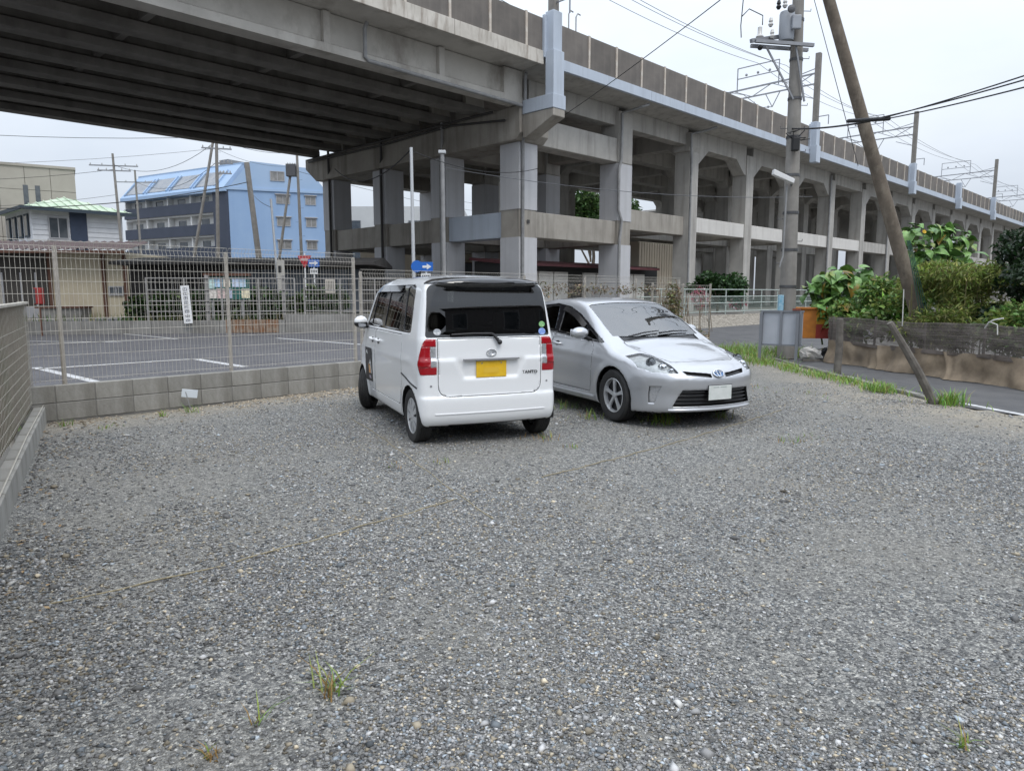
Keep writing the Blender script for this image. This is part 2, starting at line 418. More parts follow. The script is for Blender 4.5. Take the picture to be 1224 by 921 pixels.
m_white = mat('paint_white', (.80, .81, .82), .32, coat=1.0)
m_silver = mat('paint_silver', (.50, .51, .53), .33, metal=.55, coat=1.0)
m_black = mat('black_plastic', (.015, .015, .017), .45)
m_gloss = mat('gloss_black', (.012, .012, .014), .12, coat=.6)
m_dark = mat('underbody', (.012, .012, .012), .9)
m_rubber = mat('tyre_rubber', (.018, .018, .019), .75, (.03, .029, .028), 9)
m_rim = mat('wheel_silver', (.58, .59, .60), .35, metal=.45)
m_rimdark = mat('wheel_dark', (.02, .02, .022), .5, metal=.4)
m_chrome = mat('chrome', (.75, .76, .78), .1, metal=1.0)
m_red = mat('lens_red', (.33, .003, .010), .18, coat=.5)
m_clear = mat('lens_clear', (.42, .43, .45), .15, (.62, .63, .65), 40, metal=.5, coat=1.0)
m_priv = glass('privacy_glass', (.15, .16, .16), 1.75)
m_tint = glass('tinted_glass', (.30, .33, .32), 1.52)
m_wind = glass('windscreen_glass', (.78, .86, .84), 2.7)
m_lens = glass('lamp_glass', (.9, .92, .92), 1.45)
m_seat = mat('seat_cloth', (.035, .035, .038), .9, (.055, .053, .052), 14)
m_plate_y = mat('plate_yellow', (.72, .43, .015), .4, (.78, .50, .03), 9, contrast=(.4, .6))
m_plate_w = mat('plate_white', (.68, .70, .68), .4, (.60, .63, .60), 12)

def wheel(car, name, at, rad, width, steer, spokes, style, side):
    """tyre and rim; at is the wheel centre, side +1 left / -1 right"""
    w = bpy.data.objects.new(name, None); link(w, car); w.location = at; w.rotation_euler = (0, 0, steer); w.empty_display_size = .1
    M = Matrix.Rotation(R(-90)*side, 4, 'X'); hw = width/2; rr = rad*.655
    prof = [(rr, -hw*.80), (rad*.80, -hw*.99), (rad*.93, -hw*.97), (rad*.985, -hw*.80)]
    for k in range(5):
        c = -hw*.62 + k*hw*.31; prof += [(rad, c-hw*.11), (rad, c+hw*.11)]
        if k < 4: prof += [(rad*.972, c+hw*.13), (rad*.972, c+hw*.18)]
    prof += [(rad*.985, hw*.80), (rad*.93, hw*.97), (rad*.80, hw*.99), (rr, hw*.80), (rr, hw*.5), (rr, -hw*.5)]
    ty = MB().lathe(prof, 56, M, closed=True).build('tyre', m_rubber, w, smooth=35)
    mb = MB(); mb.lathe([(rr*1.01, hw*.82), (rr*.985, hw*.86), (rr*.95, hw*.84), (rr*.93, hw*.55), (rr*.93, -hw*.6)], 56, M)
    face = hw*(.80 if style == 'cap' else .70); a0 = .17
    for k in range(spokes):
        t = 2*math.pi*(k+.25)/spokes; ct, st = math.cos(t), math.sin(t)
        if style == 'cap': pts = [(.10, .085, 1.0), (.5, .115, 1.03), (.95, .20, .98)]
        else: pts = [(.12, .085, .97), (.45, .085, 1.02), (.75, .105, 1.02), (.96, .19, .97)]
        row = []
        for fr, wd, hh in pts:
            for s in (-1, 1):
                row.append(M @ Vector((rr*(fr*ct - s*wd*st), rr*(fr*st + s*wd*ct), face*hh)))
        rb = [p + (M.to_3x3() @ Vector((0, 0, -.022))) for p in row]; n = len(row); fs = []
        for i in range(0, n-2, 2):
            fs += [(i, i+1, i+3, i+2), (n+i, n+i+2, n+i+3, n+i+1), (i, i+2, n+i+2, n+i), (i+1, n+i+1, n+i+3, i+3)]
        mb.add(row+rb, fs)
    mb.lathe([(0, face*1.06), (rr*.10, face*1.06), (rr*.17, face*1.0), (rr*.18, face*.8)], 24, M)
    rim = mb.build('rim', m_rim, w, smooth=30)
    MB().lathe([(0, face*.45), (rr*.93, face*.45)], 32, M).build('brake_disc', m_rimdark, w)
    return w
def seat(car, x, y, z, w=.46, h=.62):
    mb = MB(); mb.prism(rounded([(x+.50, z), (x-.02, z-.02), (x-.02, z+.14), (x+.50, z+.17)], .04), 'y', y-w/2, y+w/2)
    mb.prism(rounded([(x+.06, z+.05), (x-.10, z+.05), (x-.24, z+h), (x-.13, z+h)], .04), 'y', y-w/2, y+w/2)
    mb.prism(rounded([(x-.15, z+h+.02), (x-.25, z+h+.02), (x-.28, z+h+.2), (x-.20, z+h+.2)], .03), 'y', y-.13, y+.13)
    return mb.build('seat', m_seat, car, smooth=45)
def well(car, ax, z, r, s):
    mb = MB(); n = 14; vs = []
    for k in range(n+1):
        t = math.pi*(1.12*k/n - .06); vs += [(ax+r*math.cos(t), s*.40, z+r*math.sin(t)), (ax+r*math.cos(t), s*.745, z+r*math.sin(t))]
    mb.add(vs+[(ax, s*.40, z)], [(2*k, 2*k+1, 2*k+3, 2*k+2) for k in range(n)] + [(2*k, 2*k+2, 2*n+2) for k in range(n)])
    return mb.build('wheel_well', m_dark, car)
def arc(cx, cz, r, n=22): return [(cx+r*math.cos(2*math.pi*k/n), cz+r*math.sin(2*math.pi*k/n)) for k in range(n)]
SIDE = lambda s: (lambda c, n: s*c.y > .40 and (s*n.y > .15 or c.z < .24))

# ------------------------------------------------------------------ white tall wagon
def build_wagon(loc, rz):
    car = empty('parked_wagon', (loc[0], loc[1], 0), rz, 'boxy white tall wagon with yellow number plate seen from behind', 'car')
    f = f_tanto; S = Shell(f, (-.09, -.836, .12), (3.48, .836, 1.82), .022); S.idx()
    for s in (1, -1):
        for ax in (.42, 2.875):
            fs = S.region(planes2d(arc(ax, .28, .325), 'y'), SIDE(s)); bmesh.ops.delete(S.bm, geom=fs, context='FACES'); S.idx(); well(car, ax, .28, .33, s)
        band = planes2d(rounded([(.40, 1.14), (.45, 1.615), (.60, 1.635), (2.02, 1.635), (2.16, 1.59), (2.52, 1.14)], [.06, .05, .04, .05, .06, .04]), 'y')
        dlo = S.region(band, lambda c, n: s*c.y > .4 and c.z > 1.05)
        panes = [[(.47, 1.165), (.50, 1.60), (.76, 1.61), (.72, 1.165)], [(.88, 1.165), (.92, 1.61), (1.50, 1.61), (1.60, 1.165)], [(1.78, 1.165), (1.68, 1.61), (1.98, 1.61), (2.12, 1.56), (2.30, 1.165)]]
        rest = dlo
        for k, pn in enumerate(panes):
            reg = S.region(planes2d(rounded(pn, .035, 3), 'y'), None, base=[q for q in rest if q.is_valid])
            allf = [q for q in S.bm.faces if s*q.calc_center_median().y > .4 and all(n.dot(q.calc_center_median()) <= d+1e-6 for n, d in band)]
            S.take(reg, 'side_window', m_tint if k == 2 else m_priv, car, off=-.012)
            rest = [q for q in S.bm.faces if s*q.calc_center_median().y > .4 and all(n.dot(q.calc_center_median()) <= d+1e-6 for n, d in band)]
        S.take(rest, 'window_pillar_trim', m_gloss, car, off=-.004, solid=.02, rim=m_black)
        for poly in ([(.86, .345), (.74, .62), (.74, 1.115), (2.015, 1.115), (2.10, .345)], [(2.115, .345), (2.03, 1.115), (2.60, 1.115), (2.60, .72), (2.42, .345)]):
            pl = planes2d(rounded(poly, .03, 2), 'y'); outer = S.region(pl, SIDE(s)); inner = S.region(inset(pl, .006), None, base=outer)
            d = S.take(inner, 'door', m_white, car, solid=.02, rim=m_black)
            left = [q for q in S.bm.faces if s*q.calc_center_median().y > .4 and all(n.dot(q.calc_center_median()) <= k+1e-6 for n, k in pl)]
            bmesh.ops.delete(S.bm, geom=left, context='FACES'); S.idx()
            hx = 1.86 if poly[0][0] < 1 else 2.18
            a, b = hitp(f, (hx-.09, s*1.2, .985), (0, -s, 0)), hitp(f, (hx+.09, s*1.2, .99), (0, -s, 0)); o = Vector((0, s*.035, 0))
            MB().tube([a, a+o, (a+b)/2+o*1.15, b+o, b], [.013, .014, .015, .014, .013], 8).build('handle', m_white, d, smooth=60)
            stickon(f, 'handle_cup', circ(.055, 16, .035), (hx, s*1.2, .975), (1, 0, 0), (0, 0, 1), (0, -s, 0), .002, m_black, d)
        q = hitp(f, (.45, s*1.2, .695), (0, -s, 0)); mb = MB()
        mb.tube([hitp(f, (x, s*1.2, .70-.012*k), (0, -s, 0))+Vector((0, s*.002, 0)) for k, x in enumerate(np.linspace(.73, .16, 9))], .009, 6); mb.build('door_rail', m_black, car)
        # tail lamp: red cluster on the rear corner, clear lens inside
        tl = [(Vector((0, 0, 1)), 1.095), (Vector((0, 0, -1)), -.745), (Vector((0, -s, 0)), -.578), (Vector((1, 0, .18)).normalized(), (.095+.18*1.0)/math.sqrt(1+.18**2)), (Vector((1, 0, -.35)).normalized(), (.105-.35*.80)/math.sqrt(1+.35**2))]
        reg = S.region(tl, lambda c, n: s*c.y > .3 and c.x < .4 and .6 < c.z < 1.25)
        lens = S.region([(Vector((0, 0, 1)), 1.02), (Vector((0, 0, -1)), -.815), (Vector((0, s, 0)), .636)], None, base=reg)
        lamp_faces = [q for q in S.bm.faces if s*q.calc_center_median().y > .3 and q.calc_center_median().x < .4 and all(n.dot(q.calc_center_median()) <= d+1e-6 for n, d in tl)]
        lensset = set(lens); red = [q for q in lamp_faces if q not in lensset]
        lo = S.take(red, 'tail_lamp', m_red, car, off=.005, solid=.02, rim=m_red, delete=False)
        S.take(list(lensset), 'lamp_lens', m_clear, lo, off=.003, solid=.02, rim=m_chrome, delete=False)
        bmesh.ops.delete(S.bm, geom=lamp_faces, context='FACES'); S.idx()
        # mirror
        c = hitp(f, (2.50, s*1.2, 1.13), (0, -s, 0)); mo = MB(); mo.ball(c+Vector((.02, s*.09, .06)), .088, 16, 10, (.75, .98, .78)); mir = mo.build('door_mirror', m_white, car, smooth=80)
        MB().ball(c+Vector((.02, s*.09, .030)), .088, 16, 10, (.78, 1.0, .60)).build('mirror_base', m_black, mir, smooth=80)
        MB().box(c.x-.054, c.x-.050, c.y+s*.09-.045, c.y+s*.09+.045, c.z-.01, c.z+.05).build('mirror_glass', m_chrome, mir)
        MB().tube([c-Vector((0, s*.02, 0)), c+Vector((.03, s*.10, .0))], .03, 8).build('mirror_arm', m_black, mir, smooth=60)
        # rain visor above the side windows
        mb = MB(); xs = np.linspace(.95, 2.12, 14); up_, dn = [], []
        for x in xs:
            t = hitp(f, (x, s*1.2, 1.635 if x < 2.0 else 1.635-(x-2.0)*.35), (0, -s, 0)); b = hitp(f, (x, s*1.2, 1.565 if x < 2.0 else 1.565-(x-2.0)*.35), (0, -s, 0)); up_.append(t+Vector((0, s*.004, 0))); dn.append(b+Vector((0, s*.028, 0)))
        mb.add(up_+dn, [(i, i+1, 14+i+1, 14+i) for i in range(13)]); mb.build('rain_visor', m_gloss, car, smooth=60)
    REAR = lambda c, n: c.x < .45 and n.x < -.2
    rg = planes2d(rounded([(-.678, 1.108), (.678, 1.108), (.63, 1.60), (.575, 1.634), (-.575, 1.634), (-.63, 1.60)], [.03, .03, .05, .03, .03, .05]), 'x')
    fs = S.region(rg, REAR); S.take(fs, 'rear_window', m_priv, car, off=-.004)
    sp = planes2d([(-.66, 1.640), (.66, 1.640), (.60, 1.70), (-.60, 1.70)], 'x')
    fs = S.region(sp, lambda c, n: c.x < .30); S.take(fs, 'spoiler', m_gloss, car, off=.006, solid=.03, rim=m_black)
    gate = planes2d(rounded([(-.605, .515), (.605, .515), (.605, 1.10), (-.605, 1.10)], [.12, .12, .01, .01], 5), 'x')
    gate[:] = [(n, d) for n, d in gate]
    outer = S.region(planes2d(rounded([(-.565, .515), (.565, .515), (.565, 1.10), (-.565, 1.10)], [.12, .12, .01, .01], 5), 'x'), REAR)
    gp = planes2d(rounded([(-.565, .515), (.565, .515), (.565, 1.10), (-.565, 1.10)], [.12, .12, .01, .01], 5), 'x')
    inner = S.region(inset(gp, .006), None, base=outer)
    tg = S.take(inner, 'tailgate', m_white, car, solid=.02, rim=m_black)
    left = [q for q in S.bm.faces if REAR(q.calc_center_median(), q.normal) and all(n.dot(q.calc_center_median()) <= k+1e-6 for n, k in gp)]
    bmesh.ops.delete(S.bm, geom=left, context='FACES'); S.idx()
    ws = planes2d(rounded([(-.60, 1.08), (.60, 1.08), (.55, 1.60), (-.55, 1.60)], .04, 3), 'x')
    fs = S.region(ws, lambda c, n: c.x > 2.0 and n.x > .2); S.take(fs, 'windscreen', m_wind, car, off=-.01)
    S.finish('body', m_white, car, m_dark, m_dark)
    MB().box(.15, 3.2, -.62, .62, .20, .26).build('underbody', m_dark, car)
    MB().tube([(.55, -.36, .24), (.12, -.38, .235)], .028, 10).build('exhaust_pipe', mat('exhaust', (.12, .11, .10), .5, metal=.8), car)
    MB().box(.36, .48, -.66, .66, .20, .29).build('rear_axle', m_dark, car)
    # lower bumper ledge
    mb = MB(); ys = np.linspace(-.60, .60, 17); row = []
    for y in ys:
        q = hitp(f, (-.5, y, .345), (1, 0, 0)); row.append(q)
    mb.tube([p+Vector((-.001, 0, 0)) for p in row], .008, 6); mb.build('bumper_ledge', m_white, car, smooth=60)
    # plate, plate light bar, emblem, lettering, wiper, stickers, reflector dots
    q = hitp(f, (-.5, 0, .785), (1, 0, 0)); pl = MB().box(q.x-.016, q.x-.008, -.165, .165, .70, .865).build('number_plate', m_plate_y, car, bevel=.003)
    MB().box(q.x-.018, q.x-.0165, -.08, .085, .745, .80).build('plate_smudge', mat('plate_print', (.74, .47, .04), .5), pl)
    for yy in (-.105, .105): MB().lathe([(.007, 0), (.007, .004), (0, .005)], 10, Matrix.Translation((q.x-.016, yy, .845)) @ Matrix.Rotation(R(-90), 4, 'Y')).build('plate_bolt', m_chrome, pl)
    MB().box(-.004, .05, -.30, .30, .878, .892).build('plate_light_bar', mat('grey_trim', (.25, .25, .26), .5), car)
    em = empty('emblem', (0, 0, 0)); em.parent = car
    q = hitp(f, (-.5, 0, .945), (1, 0, 0))
    mb = MB(); c = Vector((q.x-.006, 0, .945)); mb.tube([c+Vector((0, .052*math.cos(t), .034*math.sin(t))) for t in np.linspace(0, 2*math.pi, 29)], .0055, 6)
    mb.tube([c+Vector((0, a, b)) for a, b in ((.03, .018), (-.02, .018), (-.032, .004), (-.025, -.014), (.0, -.018), (.022, -.012), (.03, .002), (.005, .004), (-.02, -.002))], .0045, 6)
    mb.build('emblem_ring', m_chrome, em, smooth=60)
    q = hitp(f, (-.5, -.43, .735), (1, 0, 0))
    text('badge_lettering', 'TANTO', .046, m_rimdark, car, (q.x-.004, -.43, .735), (R(90), 0, R(-90)), .003, sx=1.1)
    mb = MB(); w0 = hitp(f, (-.5, -.085, 1.055), (1, 0, 0)); pts = [w0+Vector((-.03, 0, 0))]
    for y, z in ((-.02, 1.135), (.0, 1.142), (.2, 1.145), (.42, 1.138)):
        pts.append(hitp(f, (-.5, y, z), (1, 0, 0))+Vector((-.028, 0, 0)))
    mb.tube(pts, [.018, .014, .012, .011, .009], 8); mb.ball(pts[0], .026, 12, 8); mb.build('rear_wiper', m_black, car, smooth=60)
    for y, z, r, m in ((.555, 1.165, .038, mat('sticker_white', (.7, .7, .7), .4, (.25, .28, .32), 45)), (-.595, 1.225, .036, mat('sticker_green', (.12, .40, .13), .4, (.4, .55, .3), 60)), (-.592, 1.15, .042, mat('sticker_blue', (.10, .22, .62), .4, (.4, .5, .75), 60))):
        stickon(f, 'sticker', circ(r, 18, r*.85), (-.5, y, z), (0, 1, 0), (0, 0, 1), (1, 0, 0), .004, m, car)
    for y in (.635, -.635): stickon(f, 'sensor_dot', circ(.012, 10), (-.5, y, .63), (0, 1, 0), (0, 0, 1), (1, 0, 0), .002, mat('grey_trim', (.25, .25, .26), .5), car)
    # advertising magnet on the front door
    mg = stickon(f, 'door_magnet', [(-.18, -.20), (.18, -.20), (.18, .22), (-.18, .22)], (2.40, 1.2, .64), (1, 0, 0), (0, 0, 1), (0, -1, 0), .006, m_black, car)
    for nm, pts, m in (('magnet_print', [(.02, .12), (.15, .12), (.09, .19)], m_plate_w), ('magnet_print', [(-.12, .02), (.10, .0), (.13, .10), (-.08, .11)], mat('print_white', (.62, .62, .62), .5, (.3, .3, .3), 30)),
                       ('magnet_print', [(-.10, -.10), (.12, -.11), (.14, -.02), (.0, .01), (-.08, -.01)], mat('print_orange', (.50, .18, .04), .5, (.62, .42, .2), 22)),
                       ('magnet_print', [(-.15, -.10), (-.11, -.10), (-.09, .05), (-.14, .05)], mat('print_white', (.62, .62, .62), .5)), ('magnet_print', [(-.12, -.17), (.11, -.17), (.11, -.13), (-.12, -.13)], mat('print_pink', (.42, .36, .44), .5, (.2, .18, .2), 60))):
        stickon(f, nm, pts, (2.40, 1.2, .64), (1, 0, 0), (0, 0, 1), (0, -1, 0), .009, m, mg)
    for ax, st in ((.42, 0), (2.875, R(-27))):
        for s in (1, -1): wheel(car, 'wheel', (ax, s*.672, .283), .283, .155, st, 9, 'cap', s)
    for x, y in ((.72, .34), (.72, -.34), (1.62, .34), (1.62, -.34)): seat(car, x, y, .52)
    MB().prism(rounded([(2.45, .6), (2.42, .98), (2.62, 1.06), (2.95, 1.02), (2.95, .6)], .05), 'y', -.62, .62).build('dashboard', m_black, car, smooth=40)
    mb = MB(); mb.tube([Vector((2.28+.06*math.sin(t), -.34+.18*math.cos(t), 1.0+.17*math.sin(t))) for t in np.linspace(0, 2*math.pi, 21)], .014, 6); mb.tube([(2.28, -.34, 1.0), (2.50, -.34, .94)], .025, 6); mb.build('steering_wheel', m_black, car, smooth=60)
    MB().box(2.33, 2.36, -.11, .11, 1.46, 1.52).build('rear_view_mirror', m_black, car, bevel=.01)
    return car

# ------------------------------------------------------------------ silver hybrid hatchback
def build_hatch(loc, rz):
    car = empty('parked_hatchback', (loc[0], loc[1], 0), rz, 'silver hatchback parked nose out with white number plate beside the wagon', 'car')
    f = f_prius; S = Shell(f, (-.1, -.96, .09), (4.6, .96, 1.57), .025); S.idx()
    inside = lambda q, pl: all(n.dot(q.calc_center_median()) <= d+1e-6 for n, d in pl)
    for s in (1, -1):
        for ax in (.855, 3.555):
            fs = S.region(planes2d(arc(ax, .317, .362), 'y'), lambda c, n: s*c.y > .5 and (s*n.y > .15 or c.z < .22)); bmesh.ops.delete(S.bm, geom=fs, context='FACES'); S.idx(); well(car, ax, .317, .367, s)
        band = planes2d([(.72, 1.10), (1.0, 1.27), (1.35, 1.375), (1.75, 1.405), (2.15, 1.365), (2.50, 1.265), (2.85, 1.125), (3.27, .945), (3.25, .93), (2.6, .968), (1.8, 1.015), (1.1, 1.06)], 'y')
        dlo = S.region(band, lambda c, n: s*c.y > .35 and s*n.y > .1 and c.z > .85)
        for k, pn in enumerate(([(1.02, 1.10), (1.25, 1.315), (1.58, 1.365), (1.80, 1.372), (1.92, 1.045)], [(2.05, 1.035), (1.98, 1.362), (2.18, 1.325), (2.52, 1.218), (2.74, 1.125), (2.76, .995)], [(2.82, .99), (2.81, 1.095), (3.18, .955)])):
            rest = [q for q in S.bm.faces if s*q.calc_center_median().y > .35 and q.normal.y*s > .05 and q.calc_center_median().z > .85 and inside(q, band)]
            reg = S.region(planes2d(rounded(pn, .02, 2), 'y'), None, base=rest); S.take(reg, 'side_window', m_tint, car, off=-.012)
        rest = [q for q in S.bm.faces if s*q.calc_center_median().y > .35 and q.normal.y*s > .05 and q.calc_center_median().z > .85 and inside(q, band)]
        S.take(rest, 'window_pillar_trim', m_gloss, car, off=-.003, solid=.02, rim=m_black)
        for poly in ([(2.00, .30), (1.98, .995), (3.03, .945), (3.10, .86), (3.02, .30)], [(1.34, .30), (1.05, .62), (1.00, 1.045), (1.965, 1.0), (1.985, .30)]):
            pl = planes2d(rounded(poly, .03, 2), 'y'); outer = S.region(pl, lambda c, n: s*c.y > .6 and s*n.y > .3); inner = S.region(inset(pl, .006), None, base=outer)
            d = S.take(inner, 'door', m_silver, car, solid=.02, rim=m_black)
            left = [q for q in S.bm.faces if s*q.calc_center_median().y > .6 and q.normal.y*s > .3 and inside(q, pl)]
            bmesh.ops.delete(S.bm, geom=left, context='FACES'); S.idx()
            hx = 2.14 if poly[0][0] > 1.9 else 1.20
            a, b = hitp(f, (hx-.1, s*1.3, .875), (0, -s, 0)), hitp(f, (hx+.1, s*1.3, .865), (0, -s, 0)); o = Vector((0, s*.04, 0))
            MB().tube([a, a+o, (a+b)/2+o*1.15, b+o, b], [.014, .015, .016, .015, .014], 8).build('handle', m_silver, d, smooth=60)
            stickon(f, 'handle_cup', circ(.06, 16, .032), (hx, s*1.3, .868), (1, 0, 0), (0, 0, 1), (0, -s, 0), .002, m_rimdark, d)
        # head lamp
        hl = planes2d([(3.72, s*.80), (3.80, s*.645), (3.93, s*.555), (4.13, s*.525), (4.36, s*.49), (4.30, s*.60), (4.16, s*.715), (3.98, s*.80)], 'z') + [(Vector((0, 0, -1)), -.645)] + [(Vector((-.32, 0, -1)).normalized(), (-.32*3.72-.775)/math.sqrt(1+.32**2))]
        reg = S.region(hl, lambda c, n: s*c.y > .3 and c.x > 3.5 and c.z > .55)
        bowl = S.take(reg, 'head_lamp', mat('lamp_bowl', (.66, .67, .68), .3, (.45, .46, .47), 22, metal=.15), car, off=-.035, delete=False)
        S.take(reg, 'lamp_cover', m_lens, bowl, off=-.002)
        for x, y, r in ((4.06, .655, .058), (4.19, .59, .048), (4.27, .545, .03)):
            q = hitp(f, (x, s*y, 1.2), (0, 0, -1)); c = q+Vector((-.022, -s*.006, -.022))
            MB().lathe([(0, .045), (r*.5, .042), (r*.72, .025), (r*.75, 0), (r, .012), (r, -.03)], 20, Matrix.Translation(c) @ Matrix.Rotation(R(70), 4, 'Y')).build('projector', m_chrome if r < .05 else mat('projector_glass', (.12, .13, .14), .08, metal=.6), bowl, smooth=40)
        # fog lamp recess with lamp
        fg = planes2d([(s*.745, .49), (s*.66, .50), (s*.70, .30), (s*.74, .30)], 'x')
        reg = S.region(fg, lambda c, n: s*c.y > .5 and c.x > 3.9 and c.z < .6)
        fo = S.take(reg, 'fog_lamp', m_clear, car, off=-.022, delete=True)
        # mirror
        c = hitp(f, (2.93 if s < 0 else 2.80, s*1.3, .97), (0, -s, 0)); mw = .155 if s < 0 else .05; mo = MB(); mo.ball(c+Vector((.01, s*mw, .075)), .1, 18, 12, (.85, 1.22, .74)); mir = mo.build('door_mirror', m_silver, car, smooth=80)
        MB().tube([c-Vector((0, s*.02, .02)), c+Vector((.0, s*.09, .03))], [.03, .024], 8).build('mirror_arm', m_black, mir, smooth=60)
        MB().box(c.x-.072, c.x-.064, c.y+s*mw-.09, c.y+s*mw+.09, c.z+.03, c.z+.12).build('mirror_glass', m_chrome, mir)
        mb = MB(); mb.tube([hitp(f, (x, s*1.3, .245), (0, -s, 0))+Vector((0, -s*.006, 0)) for x in np.linspace(1.28, 3.13, 14)], .028, 8); mb.build('side_sill', m_silver, car, smooth=60)
        # rain visor
        mb = MB(); xs = [2.0, 2.2, 2.4, 2.6, 2.72]; zt = [1.368, 1.332, 1.275, 1.195, 1.145]; up_, dn = [], []
        for x, z in zip(xs, zt): up_.append(hitp(f, (x, s*1.3, z+.004), (0, -s, 0))+Vector((0, s*.004, 0))); dn.append(hitp(f, (x-.02, s*1.3, z-.055), (0, -s, 0))+Vector((0, s*.022, 0)))
        mb.add(up_+dn, [(i, i+1, 6+i, 5+i) for i in range(4)]); mb.build('rain_visor', m_gloss, car, smooth=60)
    ws = planes2d([(2.535, -.60), (2.535, .60), (2.95, .65), (3.235, .665), (3.30, .36), (3.335, 0), (3.30, -.36), (3.235, -.665), (2.95, -.65)], 'z')
    fs = S.region(ws, lambda c, n: c.x > 2.2 and n.z > .3 and c.z > .9); S.take(fs, 'windscreen', m_wind, car, off=-.005)
    cw = planes2d([(3.15, -.60), (3.375, -.585), (3.375, .585), (3.15, .60)], 'z')
    fs = S.region(cw, lambda c, n: c.x > 3.1 and n.z > .3 and c.z > .85); S.take(fs, 'cowl', m_black, car, off=-.012)
    hd = planes2d([(3.385, -.60), (3.385, .60), (3.78, .625), (3.95, .545), (4.14, .50), (4.20, .25), (4.215, 0), (4.20, -.25), (4.14, -.50), (3.95, -.545), (3.78, -.625)], 'z')
    outer = S.region(hd, lambda c, n: c.x > 3.2 and n.z > .3 and c.z > .6); inner = S.region(inset(hd, .005), None, base=outer)
    S.take(inner, 'bonnet', m_silver, car, solid=.02, rim=m_black)
    left = [q for q in S.bm.faces if q.normal.z > .3 and q.calc_center_median().z > .6 and q.calc_center_median().x > 3.2 and inside(q, hd)]
    bmesh.ops.delete(S.bm, geom=left, context='FACES'); S.idx()
    FR = lambda c, n: c.x > 4.0 and n.x > .2
    for s in (1, -1):
        fs = S.region(planes2d([(s*.10, .632), (s*.44, .668), (s*.41, .625), (s*.10, .588)], 'x'), FR); S.take(fs, 'upper_grille', m_black, car, off=-.03)
    fs = S.region(planes2d([(-.47, .455), (.47, .455), (.565, .265), (-.565, .265)], 'x'), FR)
    lg = S.take(fs, 'lower_grille', m_black, car, off=-.045)
    for z in (.30, .345, .39, .43):
        hw = .56-(z-.265)*.5; mb = MB(); mb.tube([hitp(f, (5.2, y, z), (-1, 0, 0))+Vector((-.022, 0, 0)) for y in np.linspace(-hw, hw, 13)], .007, 6); mb.build('grille_slat', m_gloss, lg, smooth=60)
    S.finish('body', m_silver, car, m_dark, m_dark)
    mb = MB(); mb.tube([hitp(f, (5.2, y, .225), (-1, 0, 0))+Vector((.012, 0, 0)) for y in np.linspace(-.60, .60, 21)], [.012]+[.02]*19+[.012], 8); mb.build('bumper_lip', m_silver, car, smooth=60)
    MB().box(.2, 4.15, -.70, .70, .17, .23).build('underbody', m_dark, car)
    q = hitp(f, (5.2, 0, .42), (-1, 0, 0)); pl = MB().box(q.x+.006, q.x+.016, -.165, .165, .335, .50).build('number_plate', m_plate_w, car, bevel=.003)
    MB().box(q.x+.002, q.x+.012, -.172, .172, .326, .507).build('plate_frame', m_black, pl, bevel=.003)
    mb = MB()
    for y0, y1, z0, z1 in ((-.10, -.02, .475, .487), (.0, .09, .475, .487)): mb.box(q.x+.0162, q.x+.0175, y0, y1, z0, z1)
    mb.build('plate_print', mat('plate_ink', (.42, .46, .44), .5), pl)
    c = hitp(f, (5.2, 0, .628), (-1, 0, 0)); nn = normal_at(f, c); Mx = Matrix.Translation(c+nn*.012) @ nn.to_track_quat('Z', 'Y').to_matrix().to_4x4()
    em = empty('emblem'); em.parent = car
    E = lambda a, b, oy=0: [Mx @ Vector((a*math.cos(t), b*math.sin(t)+oy, 0)) for t in np.linspace(0, 2*math.pi, 33)]
    mb = MB(); mb.tube(E(.072, .05), .007, 6); mb.tube(E(.022, .046), .006, 6); mb.tube(E(.046, .018, .022), .006, 6); mb.build('emblem_ring', m_chrome, em, smooth=60)
    MB().add([Mx @ Vector((0, 0, -.006))]+[p for p in E(.07, .049)[:-1]], [(0, 1+i, 1+(i+1) % 32) for i in range(32)]).build('emblem_disc', mat('emblem_blue', (.02, .10, .26), .2, coat=1.0), em)
    for y0, y1, x0 in ((-.48, .02, 3.22), (.0, .50, 3.20)):
        a = hitp(f, (x0+.10, y0, 2), (0, 0, -1)); b = hitp(f, (x0+.03, y1, 2), (0, 0, -1)); b2 = hitp(f, (x0+.06, (y0+y1)/2, 2), (0, 0, -1))
        MB().tube([a+Vector((0, 0, .02)), b2+Vector((0, 0, .022)), b+Vector((0, 0, .02))], [.013, .01, .007], 6).build('wiper', m_black, car, smooth=60)
    MB().tube([(.72, 0, 1.30), (.55, 0, 1.46)], [.008, .004], 6).build('roof_antenna', m_black, car)
    for ax in (.855, 3.555):
        for s in (1, -1): wheel(car, 'wheel', (ax, s*.772, .317), .317, .195, R(0), 5, 'alloy', s)
    for x, y in ((1.35, .38), (1.35, -.38), (2.22, .38), (2.22, -.38)): seat(car, x, y, .40, .50, .60)
    MB().prism(rounded([(2.62, .5), (2.60, .86), (2.85, .94), (3.22, .92), (3.22, .5)], .05), 'y', -.66, .66).build('dashboard', m_black, car, smooth=40)
    mb = MB(); mb.tube([Vector((2.52+.07*math.sin(t), -.38+.18*math.cos(t), .90+.16*math.sin(t))) for t in np.linspace(0, 2*math.pi, 21)], .015, 6); mb.tube([(2.52, -.38, .90), (2.75, -.38, .82)], .03, 6); mb.build('steering_wheel', m_black, car, smooth=60)
    MB().box(2.50, 2.53, -.12, .12, 1.29, 1.35).build('rear_view_mirror', m_black, car, bevel=.01)
    return car
wagon = build_wagon((-.20, 7.20), R(113))
hatch = build_hatch((.50, 12.15), R(-65))
